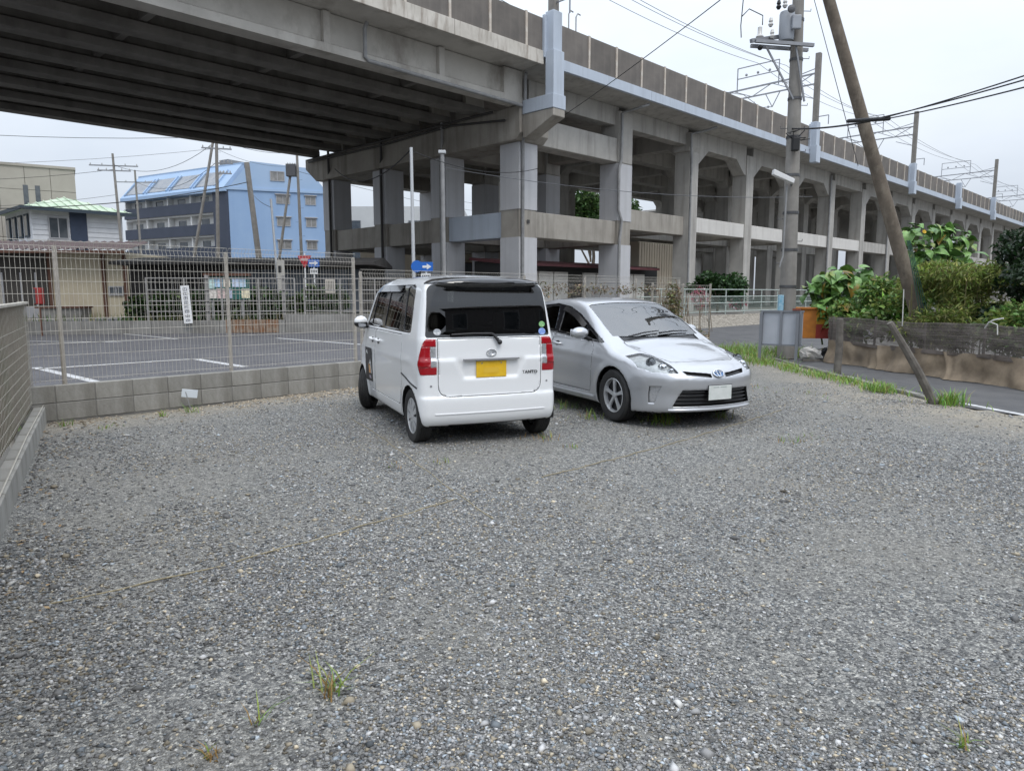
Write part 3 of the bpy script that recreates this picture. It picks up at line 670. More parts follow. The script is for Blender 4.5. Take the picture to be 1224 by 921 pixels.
# ------------------------------------------------------------------ ground, gravel lot, roads, parking lot
def gravel_mat():
    m = bpy.data.materials.new('gravel_fines'); m.use_nodes = True; t = m.node_tree; b = t.nodes['Principled BSDF']; K = t.links.new
    co = N(t, 'ShaderNodeTexCoord'); b.inputs['Roughness'].default_value = .9
    def vor(sc):
        v = N(t, 'ShaderNodeTexVoronoi'); v.inputs['Scale'].default_value = sc; v.inputs['Randomness'].default_value = 1; K(co.outputs['Object'], v.inputs['Vector']); return v
    v1, v2 = vor(105), vor(46)
    sp = N(t, 'ShaderNodeSeparateColor'); K(v1.outputs['Color'], sp.inputs[0])
    r1 = N(t, 'ShaderNodeValToRGB'); e = r1.color_ramp.elements; e[0].position = 0; e[0].color = (.075, .075, .073, 1); e[1].position = 1; e[1].color = (.50, .50, .47, 1)
    for p, c in ((.35, (.165, .166, .163, 1)), (.75, (.25, .248, .24, 1)), (.92, (.37, .36, .335, 1))): q = e.new(p); q.color = c
    K(sp.outputs[0], r1.inputs[0])
    sp2 = N(t, 'ShaderNodeSeparateColor'); K(v2.outputs['Color'], sp2.inputs[0])
    r2 = N(t, 'ShaderNodeValToRGB'); r2.color_ramp.elements[0].color = (.55, .56, .57, 1); r2.color_ramp.elements[1].color = (1.35, 1.33, 1.28, 1); K(sp2.outputs[1], r2.inputs[0])
    mu = N(t, 'ShaderNodeMix', data_type='RGBA', blend_type='MULTIPLY'); mu.inputs[0].default_value = 1; K(r1.outputs[0], mu.inputs[6]); K(r2.outputs[0], mu.inputs[7])
    nz = N(t, 'ShaderNodeTexNoise'); nz.inputs['Scale'].default_value = .55; nz.inputs['Detail'].default_value = 7; K(co.outputs['Object'], nz.inputs['Vector'])
    r3 = N(t, 'ShaderNodeValToRGB'); r3.color_ramp.elements[0].position = .44; r3.color_ramp.elements[1].position = .66; r3.color_ramp.elements[1].color = (.50, .50, .50, 1); K(nz.outputs['Fac'], r3.inputs[0])
    mt = N(t, 'ShaderNodeMix', data_type='RGBA'); K(r3.outputs[0], mt.inputs[0]); K(mu.outputs[2], mt.inputs[6]); mt.inputs[7].default_value = (.245, .23, .198, 1)
    at = N(t, 'ShaderNodeAttribute'); at.attribute_name = 'sand'
    ms = N(t, 'ShaderNodeMix', data_type='RGBA'); K(at.outputs['Fac'], ms.inputs[0]); K(mt.outputs[2], ms.inputs[6])
    sn = N(t, 'ShaderNodeMix', data_type='RGBA', blend_type='MULTIPLY'); sn.inputs[0].default_value = .6; sn.inputs[6].default_value = (.36, .32, .255, 1); K(r2.outputs[0], sn.inputs[7]); K(sn.outputs[2], ms.inputs[7])
    K(ms.outputs[2], b.inputs['Base Color'])
    bp = N(t, 'ShaderNodeBump'); bp.inputs['Strength'].default_value = .9; bp.inputs['Distance'].default_value = .012; bp.invert = True
    K(v1.outputs['Distance'], bp.inputs['Height']); K(bp.outputs[0], b.inputs['Normal']); return m
m_gravel = gravel_mat()
m_asph = mat('asphalt', (.062, .062, .066), .9, (.115, .113, .112), 1.3, 9, bump=.5, bscale=90, contrast=(.3, .75), streak=(.15, .148, .145), streak_scale=(.5, .5, .5), streak_amt=.35)
m_lot = mat('parking_asphalt', (.082, .081, .088), .9, (.12, .118, .124), 2.2, 8, bump=.4, bscale=110, streak=(.12, .12, .125), streak_scale=(.4, .9, .4), streak_amt=.4)
m_line = mat('road_paint', (.72, .72, .72), .7, (.45, .45, .45), 9, contrast=(.3, .5))
m_soil = mat('soil', (.10, .075, .05), .95, (.19, .155, .11), 5, bump=.5, bscale=40)
UTH = math.atan2(.711, .703); UX, UY = math.cos(UTH), math.sin(UTH); VA = (.31, 34.0)
def UV(u, v, z=0): return Vector((VA[0]+UX*u-UY*v, VA[1]+UY*u+UX*v, z))
FL = Vector((-5.67, 8.56, 0)); FU = Vector((UX, UY, 0)); FN = Vector((-UY, UX, 0))       # rear fence line and its directions
KB = Vector((-5.78, 8.73, 0)); KD = Vector((.5006, -.8657, 0)); KN = Vector((.8657, .5006, 0))   # left kerb line running towards the camera

mb = MB(); mb.add([(-400, -60, -.05), (400, -60, -.05), (400, 900, -.05), (-400, 900, -.05)], [(0, 1, 2, 3)])
tag(mb.build('ground', mat('far_ground', (.13, .125, .115), .95, (.20, .19, .17), .15, 8), fix=False), kind='structure')

def gh(x, y):
    """gentle ruts of the gravel lot"""
    return .012*math.sin(x*1.1+.4*y)+.010*math.sin(.9*y-x*.35+1.3)-.006
def build_lot():
    xs = np.arange(-7.0, 12.01, .2); ys = np.arange(-4.0, 19.01, .2); vs = []; idx = {}; fs = []; sand = []
    def ok(x, y):
        p = Vector((x, y, 0)); 
        if (p-FL).dot(FN) > .08 or (p-KB).dot(KN) < -.12: return False
        edge = 6.1 if y > 9.6 else 6.1+(9.6-y)*.55
        return x < edge+.1
    for j, y in enumerate(ys):
        for i, x in enumerate(xs):
            idx[i, j] = len(vs); vs.append((x, y, gh(x, y)))
            p = Vector((x, y, 0)); d1 = -(p-FL).dot(FN); dk = (p-KB).dot(KN)
            s = max(0, 1-d1/1.3)*.75 if x < 0 else max(0, 1-d1/1.3)*.3
            edge = 6.1 if y > 9.6 else 6.1+(9.6-y)*.55
            s = max(s, .85*max(0, 1-max(0, edge-x)/(1.5 if y > 11 else 2.2)), .0); s *= .55+.9*random.random(); sand.append(min(1, s))
    for j in range(len(ys)-1):
        for i in range(len(xs)-1):
            if ok(xs[i]+.1, ys[j]+.1): fs.append((idx[i, j], idx[i+1, j], idx[i+1, j+1], idx[i, j+1]))
    me = bpy.data.meshes.new('gravel_lot'); me.from_pydata(vs, [], fs); me.materials.append(m_gravel)
    a = me.attributes.new('sand', 'FLOAT', 'POINT'); a.data.foreach_set('value', sand)
    me.polygons.foreach_set('use_smooth', [True]*len(fs)); o = bpy.data.objects.new('gravel_lot', me); link(o); tag(o, kind='structure')
build_lot()
def build_stones(n):
    """loose crushed stones lying on the lot, near the camera"""
    r = rng; d = 1.9*np.exp(r.random(n*2)*math.log(12.5/1.9)); x = (r.random(n*2)*2-1)*(d*.80+.5); y = d
    P = np.stack([x, y], 1); fl = np.array([FL.x, FL.y]); fn = np.array([FN.x, FN.y]); kb = np.array([KB.x, KB.y]); kn = np.array([KN.x, KN.y])
    edge = np.where(y > 9.6, 6.1, 6.1+(9.6-y)*.55)
    ok = ((P-fl) @ fn < -.02) & ((P-kb) @ kn > .03) & (x < edge-.1)
    # thinner in the two compacted wheel tracks
    ok &= r.random(n*2) < np.clip(.50+.30*np.sin(x*1.3+y*.5)+.28*np.sin(y*1.7-x*.6)+.22*np.sin(x*3.1-y*2.3+1)+.18*np.sin(x*5.3+y*4.1), .10, 1); P = P[ok][:n]; n = len(P); d = P[:, 1]
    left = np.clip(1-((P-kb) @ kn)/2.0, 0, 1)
    size = (.0045+.0075*r.random(n)**1.8)*(1+.35*left)*np.clip(.85+d*.045, .9, 1.35); nearwall = -((P-fl) @ fn) < .7; size[nearwall] *= 1.5; big = r.random(n) < .010; size[big] *= 1.5+1.1*r.random(big.sum())
    base = np.array([(1, 0, 0), (0, 1, 0), (-1, 0, 0), (0, -1, 0), (0, 0, .62), (0, 0, -.62)], float)
    V = base[None]*(1+(r.random((n, 6, 3))-.5)*.7) + (r.random((n, 6, 3))-.5)*.35
    V *= np.stack([.75+.6*r.random(n), .7+.5*r.random(n), .55+.45*r.random(n)], 1)[:, None, :]
    th = r.random(n)*6.283; ti = (r.random(n)-.5)*.9; c, s = np.cos(th), np.sin(th)
    X = V[..., 0]*np.cos(ti)[:, None]+V[..., 2]*np.sin(ti)[:, None]; Z = -V[..., 0]*np.sin(ti)[:, None]+V[..., 2]*np.cos(ti)[:, None]
    Xr = X*c[:, None]-V[..., 1]*s[:, None]; Yr = X*s[:, None]+V[..., 1]*c[:, None]
    gz = .012*np.sin(P[:, 0]*1.1+.4*P[:, 1])+.010*np.sin(.9*P[:, 1]-P[:, 0]*.35+1.3)-.006
    W = np.stack([Xr*size[:, None]+P[:, :1], Yr*size[:, None]+P[:, 1:], Z*size[:, None]+(gz+size*.22)[:, None]], -1).reshape(-1, 3)
    tri = np.array([(0, 1, 4), (1, 2, 4), (2, 3, 4), (3, 0, 4), (1, 0, 5), (2, 1, 5), (3, 2, 5), (0, 3, 5)]); T = (tri[None]+6*np.arange(n)[:, None, None]).reshape(-1, 3)
    me = bpy.data.meshes.new('gravel'); me.vertices.add(len(W)); me.vertices.foreach_set('co', W.ravel().astype('f4'))
    me.loops.add(T.size); me.loops.foreach_set('vertex_index', T.ravel().astype('i4')); me.polygons.add(len(T))
    me.polygons.foreach_set('loop_start', np.arange(0, T.size, 3, dtype='i4')); me.polygons.foreach_set('loop_total', np.full(len(T), 3, 'i4'))
    g = np.exp(np.log(.215)+r.normal(0, .46, n)); g = np.clip(g, .035, .55)
    hue = r.random(n); col = np.stack([g*1.01, g*1.0, g*.985], 1)
    tan = hue < .16; col[tan] = np.stack([g*1.25, g*1.08, g*.80], 1)[tan]; blue = hue > .84; col[blue] = np.stack([g*.88, g*.98, g*1.06], 1)[blue]
    wh = r.random(n) < .03; col[wh] = np.array([.58, .57, .54])*(.8+.3*r.random(wh.sum()))[:, None]
    dback = -((P-fl) @ fn); sandy = (r.random(n) < np.clip(1.35-dback/.75, 0, .95)) & (P[:, 0] < 1); col[sandy] = (np.array([.42, .355, .27])*(.55+.75*r.random(sandy.sum()))[:, None])
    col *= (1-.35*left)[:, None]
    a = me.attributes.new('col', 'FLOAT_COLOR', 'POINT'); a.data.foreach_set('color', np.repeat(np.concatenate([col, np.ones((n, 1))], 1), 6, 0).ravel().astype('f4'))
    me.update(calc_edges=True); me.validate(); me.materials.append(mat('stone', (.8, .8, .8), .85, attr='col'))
    o = bpy.data.objects.new('gravel', me); link(o); tag(o, 'loose grey crushed stones scattered over the parking lot', 'gravel', kind='stuff')
build_stones(150000)

def sheet(name, pts, m, z, kind='structure', parent=None):
    o = MB().add([(p[0], p[1], z) for p in pts], [tuple(range(len(pts)))]).build(name, m, parent, fix=False)
    if o.data.polygons[0].normal.z < 0: o.data.flip_normals()
    if parent is None: tag(o, kind=kind)
    return o
# the alley, the road along the viaduct, and the raised asphalt parking lot
U2 = lambda u, v: tuple(UV(u, v)[:2])
sheet('road', [(6.15, 10.0), (6.15, 19.5), U2(-6, -13.9), U2(-6, -7.3), U2(6, -7.3), U2(90, -6.0), U2(90, -12.5), U2(6, -14.4), (7.3, 18.2), (7.45, 16.0), (8.5, 11.3), (10.5, 6.0), (12.0, -4), (9.2, -4), (6.75, 8.6)], m_asph, -.016)
LOTZ = .30
mb = MB(); P4 = [tuple((FL-FU*12+FN*.06)[:2]), tuple((FL+FU*9.6+FN*.06)[:2]), U2(-4.5, 14), U2(-40, 14)]
mb.prism(P4, 'z', -.04, LOTZ); tag(mb.build('parking_lot', m_lot), kind='structure')
def stripe(a, b, w, z, m=m_line, name='parking_line'):
    a, b = Vector((*a, 0)), Vector((*b, 0)); d = (b-a).normalized(); n = Vector((-d.y, d.x, 0))*w/2
    o = sheet(name, [a-n, b-n, b+n, a+n], m, z); return o
for a, b, w in (((-7.85, 11.75), (-6.12, 13.45), .15), ((-6.05, 13.51), (-4.55, 12.05), .15), ((-3.3, 17.0), (-6.58, 19.85), .16), ((-12.4, 16.6), (-9.17, 19.48), .12), ((-9.17, 19.48), (-12.45, 22.35), .12), ((-13.0, 18.6), (-9.98, 18.15), .12), ((-8.05, 11.95), (-5.9, 10.0), .14)):
    stripe(a, b, w, LOTZ+.004)
stripe((6.42, 10.1), (6.75, 8.4), .12, -.010, name='edge_line')
stripe((6.75, 8.4), (9.3, -3.9), .12, -.010, name='edge_line')
# kerb strip between the lot and the alley, dirt bank by the far road
mb = MB()
for k in range(16):
    y0 = 10.0+k*.60; mb = MB().box(6.08, 6.20, y0, y0+.59, -.05, .035+.01*math.sin(k*2.1)); o = mb.build('kerb_stone' if k == 0 else 'kerb_stone', mat('kerb_concrete', (.24, .23, .21), .9, (.15, .145, .13), 5, rnd=.12), bevel=.012); o['kind'] = 'structure'
mb = MB(); vs = []; nn = 60
for k in range(nn+1):
    u = 1.0+k*.6; vs += [UV(u, -7.35+.10*math.sin(k*.7), -.02), UV(u, -6.3, .22+.05*math.sin(k*1.3)), UV(u, -5.75, .45)]
mb.add(vs, [(3*k+a, 3*k+3+a, 3*k+4+a, 3*k+1+a) for k in range(nn) for a in (0, 1)])
tag(mb.build('gravel_bank', mat('bank_gravel', (.14, .12, .095), .95, (.36, .33, .28), 9, 8, bump=.8, bscale=25, contrast=(.4, .62)), smooth=60), kind='structure')
mb = MB(); mb.add([UV(.0, -5.6, .44), UV(130, -5.6, .44), UV(130, 40, .44), UV(.0, 40, .44)], [(0, 1, 2, 3)]); tag(mb.build('viaduct_yard', mat('yard_dirt', (.15, .14, .125), .95, (.22, .21, .19), .6, 8), fix=False), kind='structure')
# marking ropes half buried in the gravel
m_rope = mat('rope', (.36, .31, .20), .95, (.22, .19, .13), 60)
def rope(pts, label):
    q = []
    for a, b in zip(pts[:-1], pts[1:]):
        n = max(3, int(math.hypot(b[0]-a[0], b[1]-a[1])/.06))
        for k in range(n):
            t = k/n; x, y = a[0]+(b[0]-a[0])*t, a[1]+(b[1]-a[1])*t; x += .008*math.sin(17*(x+y)); q.append((x, y, gh(x, y)+.006+.004*math.sin(x*9+y*5)))
    tag(MB().tube(q, .0045, 6).build('marking_rope', m_rope, smooth=60), label, 'rope', 'bay marking ropes on the gravel')
rope([(-2.35, 3.45), (-1.75, 3.88), (-1.15, 4.45), (-.45, 5.16), (-.40, 5.25)], 'thin tan rope across the gravel left of the wagon, nearest the camera')
rope([(-2.0, 8.7), (-1.49, 7.68), (-.95, 6.5), (-.44, 5.38), (-.1, 4.7)], 'thin pale rope running from the wagon rear wheel over the gravel')
rope([(.25, 5.85), (.58, 6.18), (1.6, 7.2), (2.8, 8.44), (3.6, 9.3)], 'dark thin rope on the gravel in front of the hatchback')
# ------------------------------------------------------------------ railway viaduct (local x along the track, y across, z up)
m_conc = mat('concrete', (.45, .432, .40), .9, (.365, .35, .325), .9, 9, bump=.25, bscale=14, streak=(.115, .105, .092), streak_scale=(2.2, 2.2, .18), streak_amt=.55)
m_conc_d = mat('concrete_weathered', (.37, .345, .305), .92, (.285, .262, .23), .8, 9, bump=.3, bscale=12, streak=(.12, .105, .088), streak_scale=(1.6, 1.6, .15), streak_amt=.7)
m_conc_g = mat('girder_concrete', (.54, .515, .47), .9, (.44, .418, .38), .7, 9, bump=.3, bscale=10, streak=(.15, .125, .10), streak_scale=(.9, .9, .5), streak_amt=.6)
m_jack = mat('steel_jacket', (.50, .50, .515), .6, (.45, .45, .462), .8, 7, streak=(.35, .345, .345), streak_scale=(5, 5, .12), streak_amt=.45)
m_blue = mat('pale_blue_paint', (.46, .51, .58), .6, (.42, .47, .54), .9, 7, streak=(.27, .29, .32), streak_scale=(3, 3, .2), streak_amt=.4)
m_wall = mat('noise_wall', (.165, .148, .132), .92, (.118, .107, .098), 1.1, 9, bump=.2, bscale=20, streak=(.20, .18, .16), streak_scale=(5, 5, .2), streak_amt=.45, rnd=.14)
m_post = mat('wall_post', (.60, .56, .50), .8, (.42, .34, .27), 2.2, 7)
m_tiew = mat('white_beam', (.62, .60, .565), .8, (.56, .54, .51), .9, 7, streak=(.34, .32, .29), streak_scale=(3, 3, .3), streak_amt=.4)
m_pipe = mat('drain_pipe', (.30, .30, .30), .6, (.22, .22, .22), 3)
m_pipe_d = mat('drain_pipe_dark', (.045, .043, .042), .6)
VR = UTH
via = empty('railway_viaduct', (VA[0], VA[1], 0), VR, 'long concrete railway viaduct on tall square columns with brown parapet wall', 'viaduct')
CU = [0, 7.5] + [14.6+7.2*k for k in range(16)]; CV = [0, 5.1, 10.25, 15.6]
jcol = MB().box(-.58, .58, -.58, .58, 0, 8.34); jc = jcol.mesh('column'); jc.materials.append(m_conc_d)
jl = MB(); jl.box(-.61, .61, -.61, .61, .02, 4.10); jlm = jl.mesh('steel_jacket'); jlm.materials.append(m_jack)
ju = MB(); ju.box(-.61, .61, -.61, .61, 5.36, 8.30); jum = ju.mesh('steel_jacket'); jum.materials.append(m_jack)
pc = MB().box(-.5, .5, -.5, .5, 0, 10.6).mesh('column'); pc.materials.append(m_conc)
for i, u in enumerate(CU):
    rows = CV if u < 50 else CV+[20.9, 26.2]
    for v in rows:
        o = bpy.data.objects.new('column', jc if i < 2 else pc); link(o, via); o.location = (u, v, 0)
        if i < 2:
            for me in (jlm, jum): q = bpy.data.objects.new('steel_jacket', me); link(q, o)
# mid-height tie beams
def beam(x0, x1, y0, y1, z0, z1, m, name='tie_beam', bev=.03): return MB().box(x0, x1, y0, y1, z0, z1).build(name, m, via, bevel=bev)
for i, u in enumerate(CU):
    zt = (4.12, 5.34) if i < 2 else (5.2, 6.15)
    for a, b in zip(CV[:-1], CV[1:]):
        g = .585 if i < 2 else .505
        if i < 5: beam(u-.45, u+.45, a+g, b-g, zt[0], zt[1]-.03, m_blue if (i == 0 and a == 0) else m_conc_d)
    if i+1 < len(CU):
        for v in CV:
            if v > 0 and i > 6: continue
            g0 = .585 if i < 2 else .505; g1 = .585 if i+1 < 2 else .505
            if i == 1: z0, z1, mm = 5.0, 6.1, m_conc_d
            elif i == 0: z0, z1, mm = 4.13, 5.32, m_conc_d
            else: z0, z1, mm = 5.22, 6.12, (m_tiew if v == 0 and i < 6 else m_conc)
            if i == 1 and v == 0: beam(u+g0, CU[i+1]-g1, v-.2, v+.44, z0, z1, mm)
            else: beam(u+g0, CU[i+1]-g1, v-.46, v+.44, z0, z1, mm)
# head beam over the end columns, tapered at the far end, and its bearings
MB().prism([(-1.0, 9.76), (17.6, 9.76), (17.6, 9.15), (16.4, 8.33), (-.7, 8.33), (-1.0, 8.6)], 'x', -.95, .95).build('head_beam', m_conc_d, via, bevel=.04)
# long beam between the first two columns and the upstand at the second
for v in CV: beam(.96, 6.9, v-.5, v+.5, 8.36, 9.56, m_conc if v == 0 else m_conc_d, 'cross_beam')
for v in CV: beam(6.9, 8.1, v-.62, v+.62, 8.34, 10.95, m_conc, 'column_head')
for v in CV: beam(.3, 7.2, v-.35, v+.35, 10.25, 11.2, m_conc, 'deck_girder')
for v in CV: beam(7.8, 14.1, v-.35, v+.35, 10.25, 11.2, m_conc, 'deck_girder')
for a, b in zip(CV[:-1], CV[1:]): beam(7.0, 8.0, a+.63, b-.63, 8.9, 9.7, m_conc_d, 'cross_beam')
for v in CV: MB().prism([(v-.62, 10.95), (v+.62, 10.95), (v+.62, 10.2), (v+.5, 9.9), (v-.5, 9.9), (v-.62, 10.2)], 'x', 13.9, 15.2).build('column_head', m_conc, via, bevel=.03)
# haunched frame beams
for i in range(2, len(CU)-1):
    a, b = CU[i]+.5, CU[i+1]-.5; poly = [(a, 11.19), (a, 9.35), (a+.2, 9.35), (a+1.3, 10.2), (b-1.3, 10.2), (b-.2, 9.35), (b, 9.35), (b, 11.19)]
    if (i-2) % 4 == 3: poly = [(a, 11.19), (a, 10.35), (b, 10.35), (b, 11.19)]
    for v in CV:
        if v > 6 and i > 8: continue
        MB().prism(poly if v == 0 else [(a, 11.19), (a, 9.75), (a+.6, 10.25), (b-.6, 10.25), (b, 9.75), (b, 11.19)], 'y', v-.42, v+.42).build('haunched_beam', m_conc, via)
    for p, q in zip(CV[:-1], CV[1:]):
        if i > 8: continue
        c, d = p+.5, q-.5; MB().prism([(c, 11.19), (c, 9.7), (c+.6, 10.2), (d-.6, 10.2), (d, 9.7), (d, 11.19)], 'x', CU[i]-.40, CU[i]+.40).build('haunched_beam', m_conc, via)
# deck
MB().prism([(-2.15, 11.35), (-2.15, 11.55), (19.0, 11.55), (19.0, 11.35), (17.2, 11.2), (-.5, 11.2)], 'x', -62, -.76).build('deck_slab', m_conc_g, via)
MB().prism([(-2.15, 11.35), (-2.15, 11.55), (19.0, 11.55), (19.0, 11.35), (17.2, 11.2), (-.5, 11.2)], 'x', -.70, 128).build('deck_slab', m_conc, via)
MB().prism([(19.05, 11.3), (19.05, 11.5), (28.5, 11.5), (28.5, 11.3)], 'x', 50, 128).build('deck_slab', m_conc, via)
m_fasc = mat('stained_fascia', (.58, .545, .49), .9, (.46, .43, .38), 1.2, 9, bump=.2, bscale=14, streak=(.15, .105, .075), streak_scale=(3.5, 3.5, .6), streak_amt=.75)
for k in range(12): MB().box(-.80-(k+1)*5.0+.02, -.80-k*5.0, -2.26, -2.14, 11.20, 11.76).build('fascia', m_fasc, via, bevel=.015)
for k in range(18): MB().box(.1+k*7.2, .1+(k+1)*7.2-.02, -2.30, -2.14, 11.20, 11.66).build('edge_beam', m_blue, via, bevel=.015)
# parapet wall: panels between posts
panel = MB(); panel.box(.05, 2.03, 0, .12, 0, .70); panel.box(.05, 2.03, .008, .112, .705, 1.40); pm = panel.mesh('wall_panel'); pm.materials.append(m_wall)
postm = MB().box(-.055, .055, -.04, .155, 0, 1.42).mesh('wall_post'); postm.materials.append(m_post)
for k in range(-8, 60):
    u = .25+k*2.08; z = 11.70
    o = bpy.data.objects.new('wall_panel', pm); link(o, via); o.location = (u, -2.20, z)
    o = bpy.data.objects.new('wall_post', postm); link(o, via); o.location = (u, -2.20, z)
for k in range(0, 62):                                                     # far parapet, seen only over the tracks
    if k % 4 == 0: MB().box(k*2.08, k*2.08+8.2, 18.9, 19.0, 11.56, 12.9).build('far_wall_panel', m_wall, via)
# left span: eight concrete girders with diaphragms
m_conc_i = mat('girder_shade_concrete', (.22, .208, .19), .92, (.15, .14, .128), .8, 9, bump=.3, bscale=12, streak=(.08, .073, .065), streak_scale=(1.2, 1.2, .4), streak_amt=.6)  # shade between the girders put into the colour: darker concrete for the inner ones
GV = [-.62, 1.85, 4.3, 6.75, 9.2, 11.65, 14.1, 16.55]
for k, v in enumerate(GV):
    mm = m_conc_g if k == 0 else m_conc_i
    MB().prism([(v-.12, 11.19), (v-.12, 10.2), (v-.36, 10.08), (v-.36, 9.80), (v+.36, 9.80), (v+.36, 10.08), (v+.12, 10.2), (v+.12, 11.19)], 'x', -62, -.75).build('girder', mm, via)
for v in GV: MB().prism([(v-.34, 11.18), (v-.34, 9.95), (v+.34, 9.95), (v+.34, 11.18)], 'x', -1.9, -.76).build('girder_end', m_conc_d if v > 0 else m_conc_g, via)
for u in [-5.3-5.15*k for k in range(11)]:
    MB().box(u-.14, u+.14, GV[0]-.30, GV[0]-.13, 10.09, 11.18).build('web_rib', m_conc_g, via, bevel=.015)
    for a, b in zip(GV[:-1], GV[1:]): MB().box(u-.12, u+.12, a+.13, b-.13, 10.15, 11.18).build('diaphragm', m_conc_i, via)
for v in GV: MB().box(-.85, -.35, v-.3, v+.3, 9.765, 9.80).build('bearing', m_pipe_d, via)
# catenary bracket pilasters on the parapet
def pilaster(u, low):
    MB().box(u-.34, u+.34, -2.80, -2.31, low, 11.75).build('pilaster', m_blue, via, bevel=.03)
    MB().box(u-.28, u+.28, -2.72, -2.24, 11.75, 13.35).build('pilaster_cap', m_blue, via, bevel=.03)
    MB().box(u-.42, u+.42, -2.33, -2.21, 11.5, 13.2).build('pilaster_plate', m_blue, via)
pilaster(-.42, 9.35)
MB().prism([(-2.82, 9.36), (-1.02, 9.36), (-1.02, 8.35), (-1.2, 8.35), (-2.82, 9.05)], 'x', -.80, -.04).build('bracket', m_conc_d, via, bevel=.03)
MB().box(-.83, -.01, -2.84, -1.03, 9.365, 9.95).build('bracket_panel', m_blue, via, bevel=.02)
for u in (27.2, 49.6, 66.0, 82.5, 104): pilaster(u, 10.6)
# drain pipes
def pipe(pts, m=m_pipe, r=.075, name='drain_pipe'): return MB().tube(pts, r, 10).build(name, m, via, smooth=50)
pipe([(-.55, -1.0, 11.15), (-.75, -1.12, 10.9), (-.75, -1.12, 9.75), (-.72, -1.1, 9.62), (-.72, -1.1, 8.6), (-.45, -.70, 8.35), (-.45, -.70, .4)])
pipe([(-8.9, -1.05, 11.15), (-9.0, -1.05, 10.9), (-9.0, -1.05, 9.95), (-8.85, -1.02, 9.86), (-.9, -1.05, 9.72)])
for u, v, m in ((-.70, 5.1, m_pipe), (-.70, 10.25, m_pipe_d), (-.70, 15.6, m_pipe_d)):
    pipe([(-.75, v-.9, 10.6), (-1.08, v-.9, 10.3), (-1.08, v-.9, 8.9), (u, v-.3, 8.3), (u, v-.3, .4)], m)
pipe([(-1.2, .5, 9.66), (-1.2, 16.9, 9.60)], m_pipe_d, .05); pipe([(-1.1, -.2, 9.2), (-1.1, 3.5, 9.55), (-1.1, 9.5, 9.45), (-1.1, 16.9, 9.5)], m_pipe_d, .05)
pipe([(7.5, -2.0, 11.1), (7.1, -1.9, 10.95), (6.95, -.75, 10.8), (6.95, -.75, 8.5), (6.80, -.72, 8.0), (6.80, -.72, 5.9), (7.1, -.72, 5.35), (6.95, -.72, 4.3), (6.95, -.72, .5)])
pipe([(14.5, -2.0, 11.1), (14.2, -1.5, 10.95), (13.8, -.75, 10.8), (13.8, -.75, 10.2), (14.2, -.56, 9.3), (14.2, -.56, .5)])
for u in (36.2, 50.6): pipe([(u-.65, -.56, 10.9), (u-.65, -.56, .5)])
for p in (21.8, 28.95): pipe([(p+.2, .7, 10.4), (p+.2, .7, 1)], m_pipe)
# small things on the parapet
MB().tube([(1.0, -2.1, 13.0), (1.0, -2.1, 13.75), (1.12, -2.1, 13.92), (1.3, -2.1, 13.9)], .03, 6).build('vent_hook', m_pipe, via)
MB().tube([(1.5, -2.1, 13.0), (1.5, -2.1, 13.75), (1.62, -2.1, 13.92), (1.8, -2.1, 13.9)], .03, 6).build('vent_hook', m_pipe, via)
MB().box(-.08, .10, -.625, -.612, 4.75, 4.90).build('nameplate', m_pipe_d, via)

# ------------------------------------------------------------------ catenary masts, gantries and overhead wires
m_mast = mat('mast_concrete', (.22, .205, .185), .9, (.16, .15, .135), 2, 7)
m_steel = mat('galvanised_steel', (.30, .31, .33), .55, (.22, .225, .24), 3, metal=.4)
m_wire = mat('wire_grey', (.10, .105, .115), .6)
def mast(u, label, full=True):
    t = empty('catenary_mast', UV(u, -2.46, 11.6), VR, label, 'mast', 'catenary masts on the viaduct')
    MB().box(-.17, .17, -.17, .17, 0, 6.35).build('mast_pole', m_mast, t, bevel=.02)
    MB().box(-.15, .15, 21.1, 21.4, 0, 4.9).build('mast_pole', m_mast, t, bevel=.02)
    mb = MB(); z0, z1 = 4.35, 5.05
    mb.bar((0, 0, z1), (0, 21.2, z1-.25), .10, .10); mb.bar((0, .2, z0), (0, 21.2, z0), .09, .09); n = 14
    for k in range(n):
        y0, y1 = .3+k*1.5, .3+(k+1)*1.5; zz = lambda y: z1-.25*y/21.2
        a, b = ((0, y0, z0), (0, y1, zz(y1))) if k % 2 else ((0, y0, zz(y0)), (0, y1, z0))
        mb.bar(a, b, .05, .05)
    mb.build('gantry_beam', m_steel, t)
    for yc in (3.2, 8.6, 13.6, 18.2):
        mb = MB(); mb.bar((0, yc-.55, z0), (0, yc, z0-1.0), .05); mb.bar((0, yc+.55, z0), (0, yc, z0-1.0), .05); mb.bar((0, yc, z0-1.0), (0, yc+1.4, z0-.85), .045); mb.bar((0, yc+1.4, z0-.85), (0, yc+1.4, z0-.4), .05); mb.ball((0, yc+.3, z0-.95), .09, 8, 5)
        mb.build('drop_arm', m_steel, t)
    for yc in (4.4, 13.6):
        mb = MB(); h = 1.5
        for y in (yc-1.6, yc+1.6): mb.bar((0, y, z1-.2), (0, y, z1+h), .06)
        mb.bar((0, yc-1.6, z1+h), (0, yc+1.6, z1+h), .06); mb.bar((0, yc-1.6, z1+.75), (0, yc+1.6, z1+.75), .06)
        for y in (-.9, 0, .9): mb.ball((0, yc+y, z1+.93), .10, 8, 5)
        mb.build('wire_frame', m_steel, t)
    mb = MB(); mb.bar((0, 0, 3.3), (0, 1.6, 3.9), .05); mb.bar((0, -.9, 2.1), (0, .2, 2.1), .05); mb.bar((0, -.9, 2.1), (0, -.9, 1.5), .05); mb.bar((0, 0, 5.4), (0, 1.9, z1), .05); mb.build('stay', m_steel, t)
    return t
mast(-.42, 'grey catenary mast above the girder bridge end, cut off by the photo top')
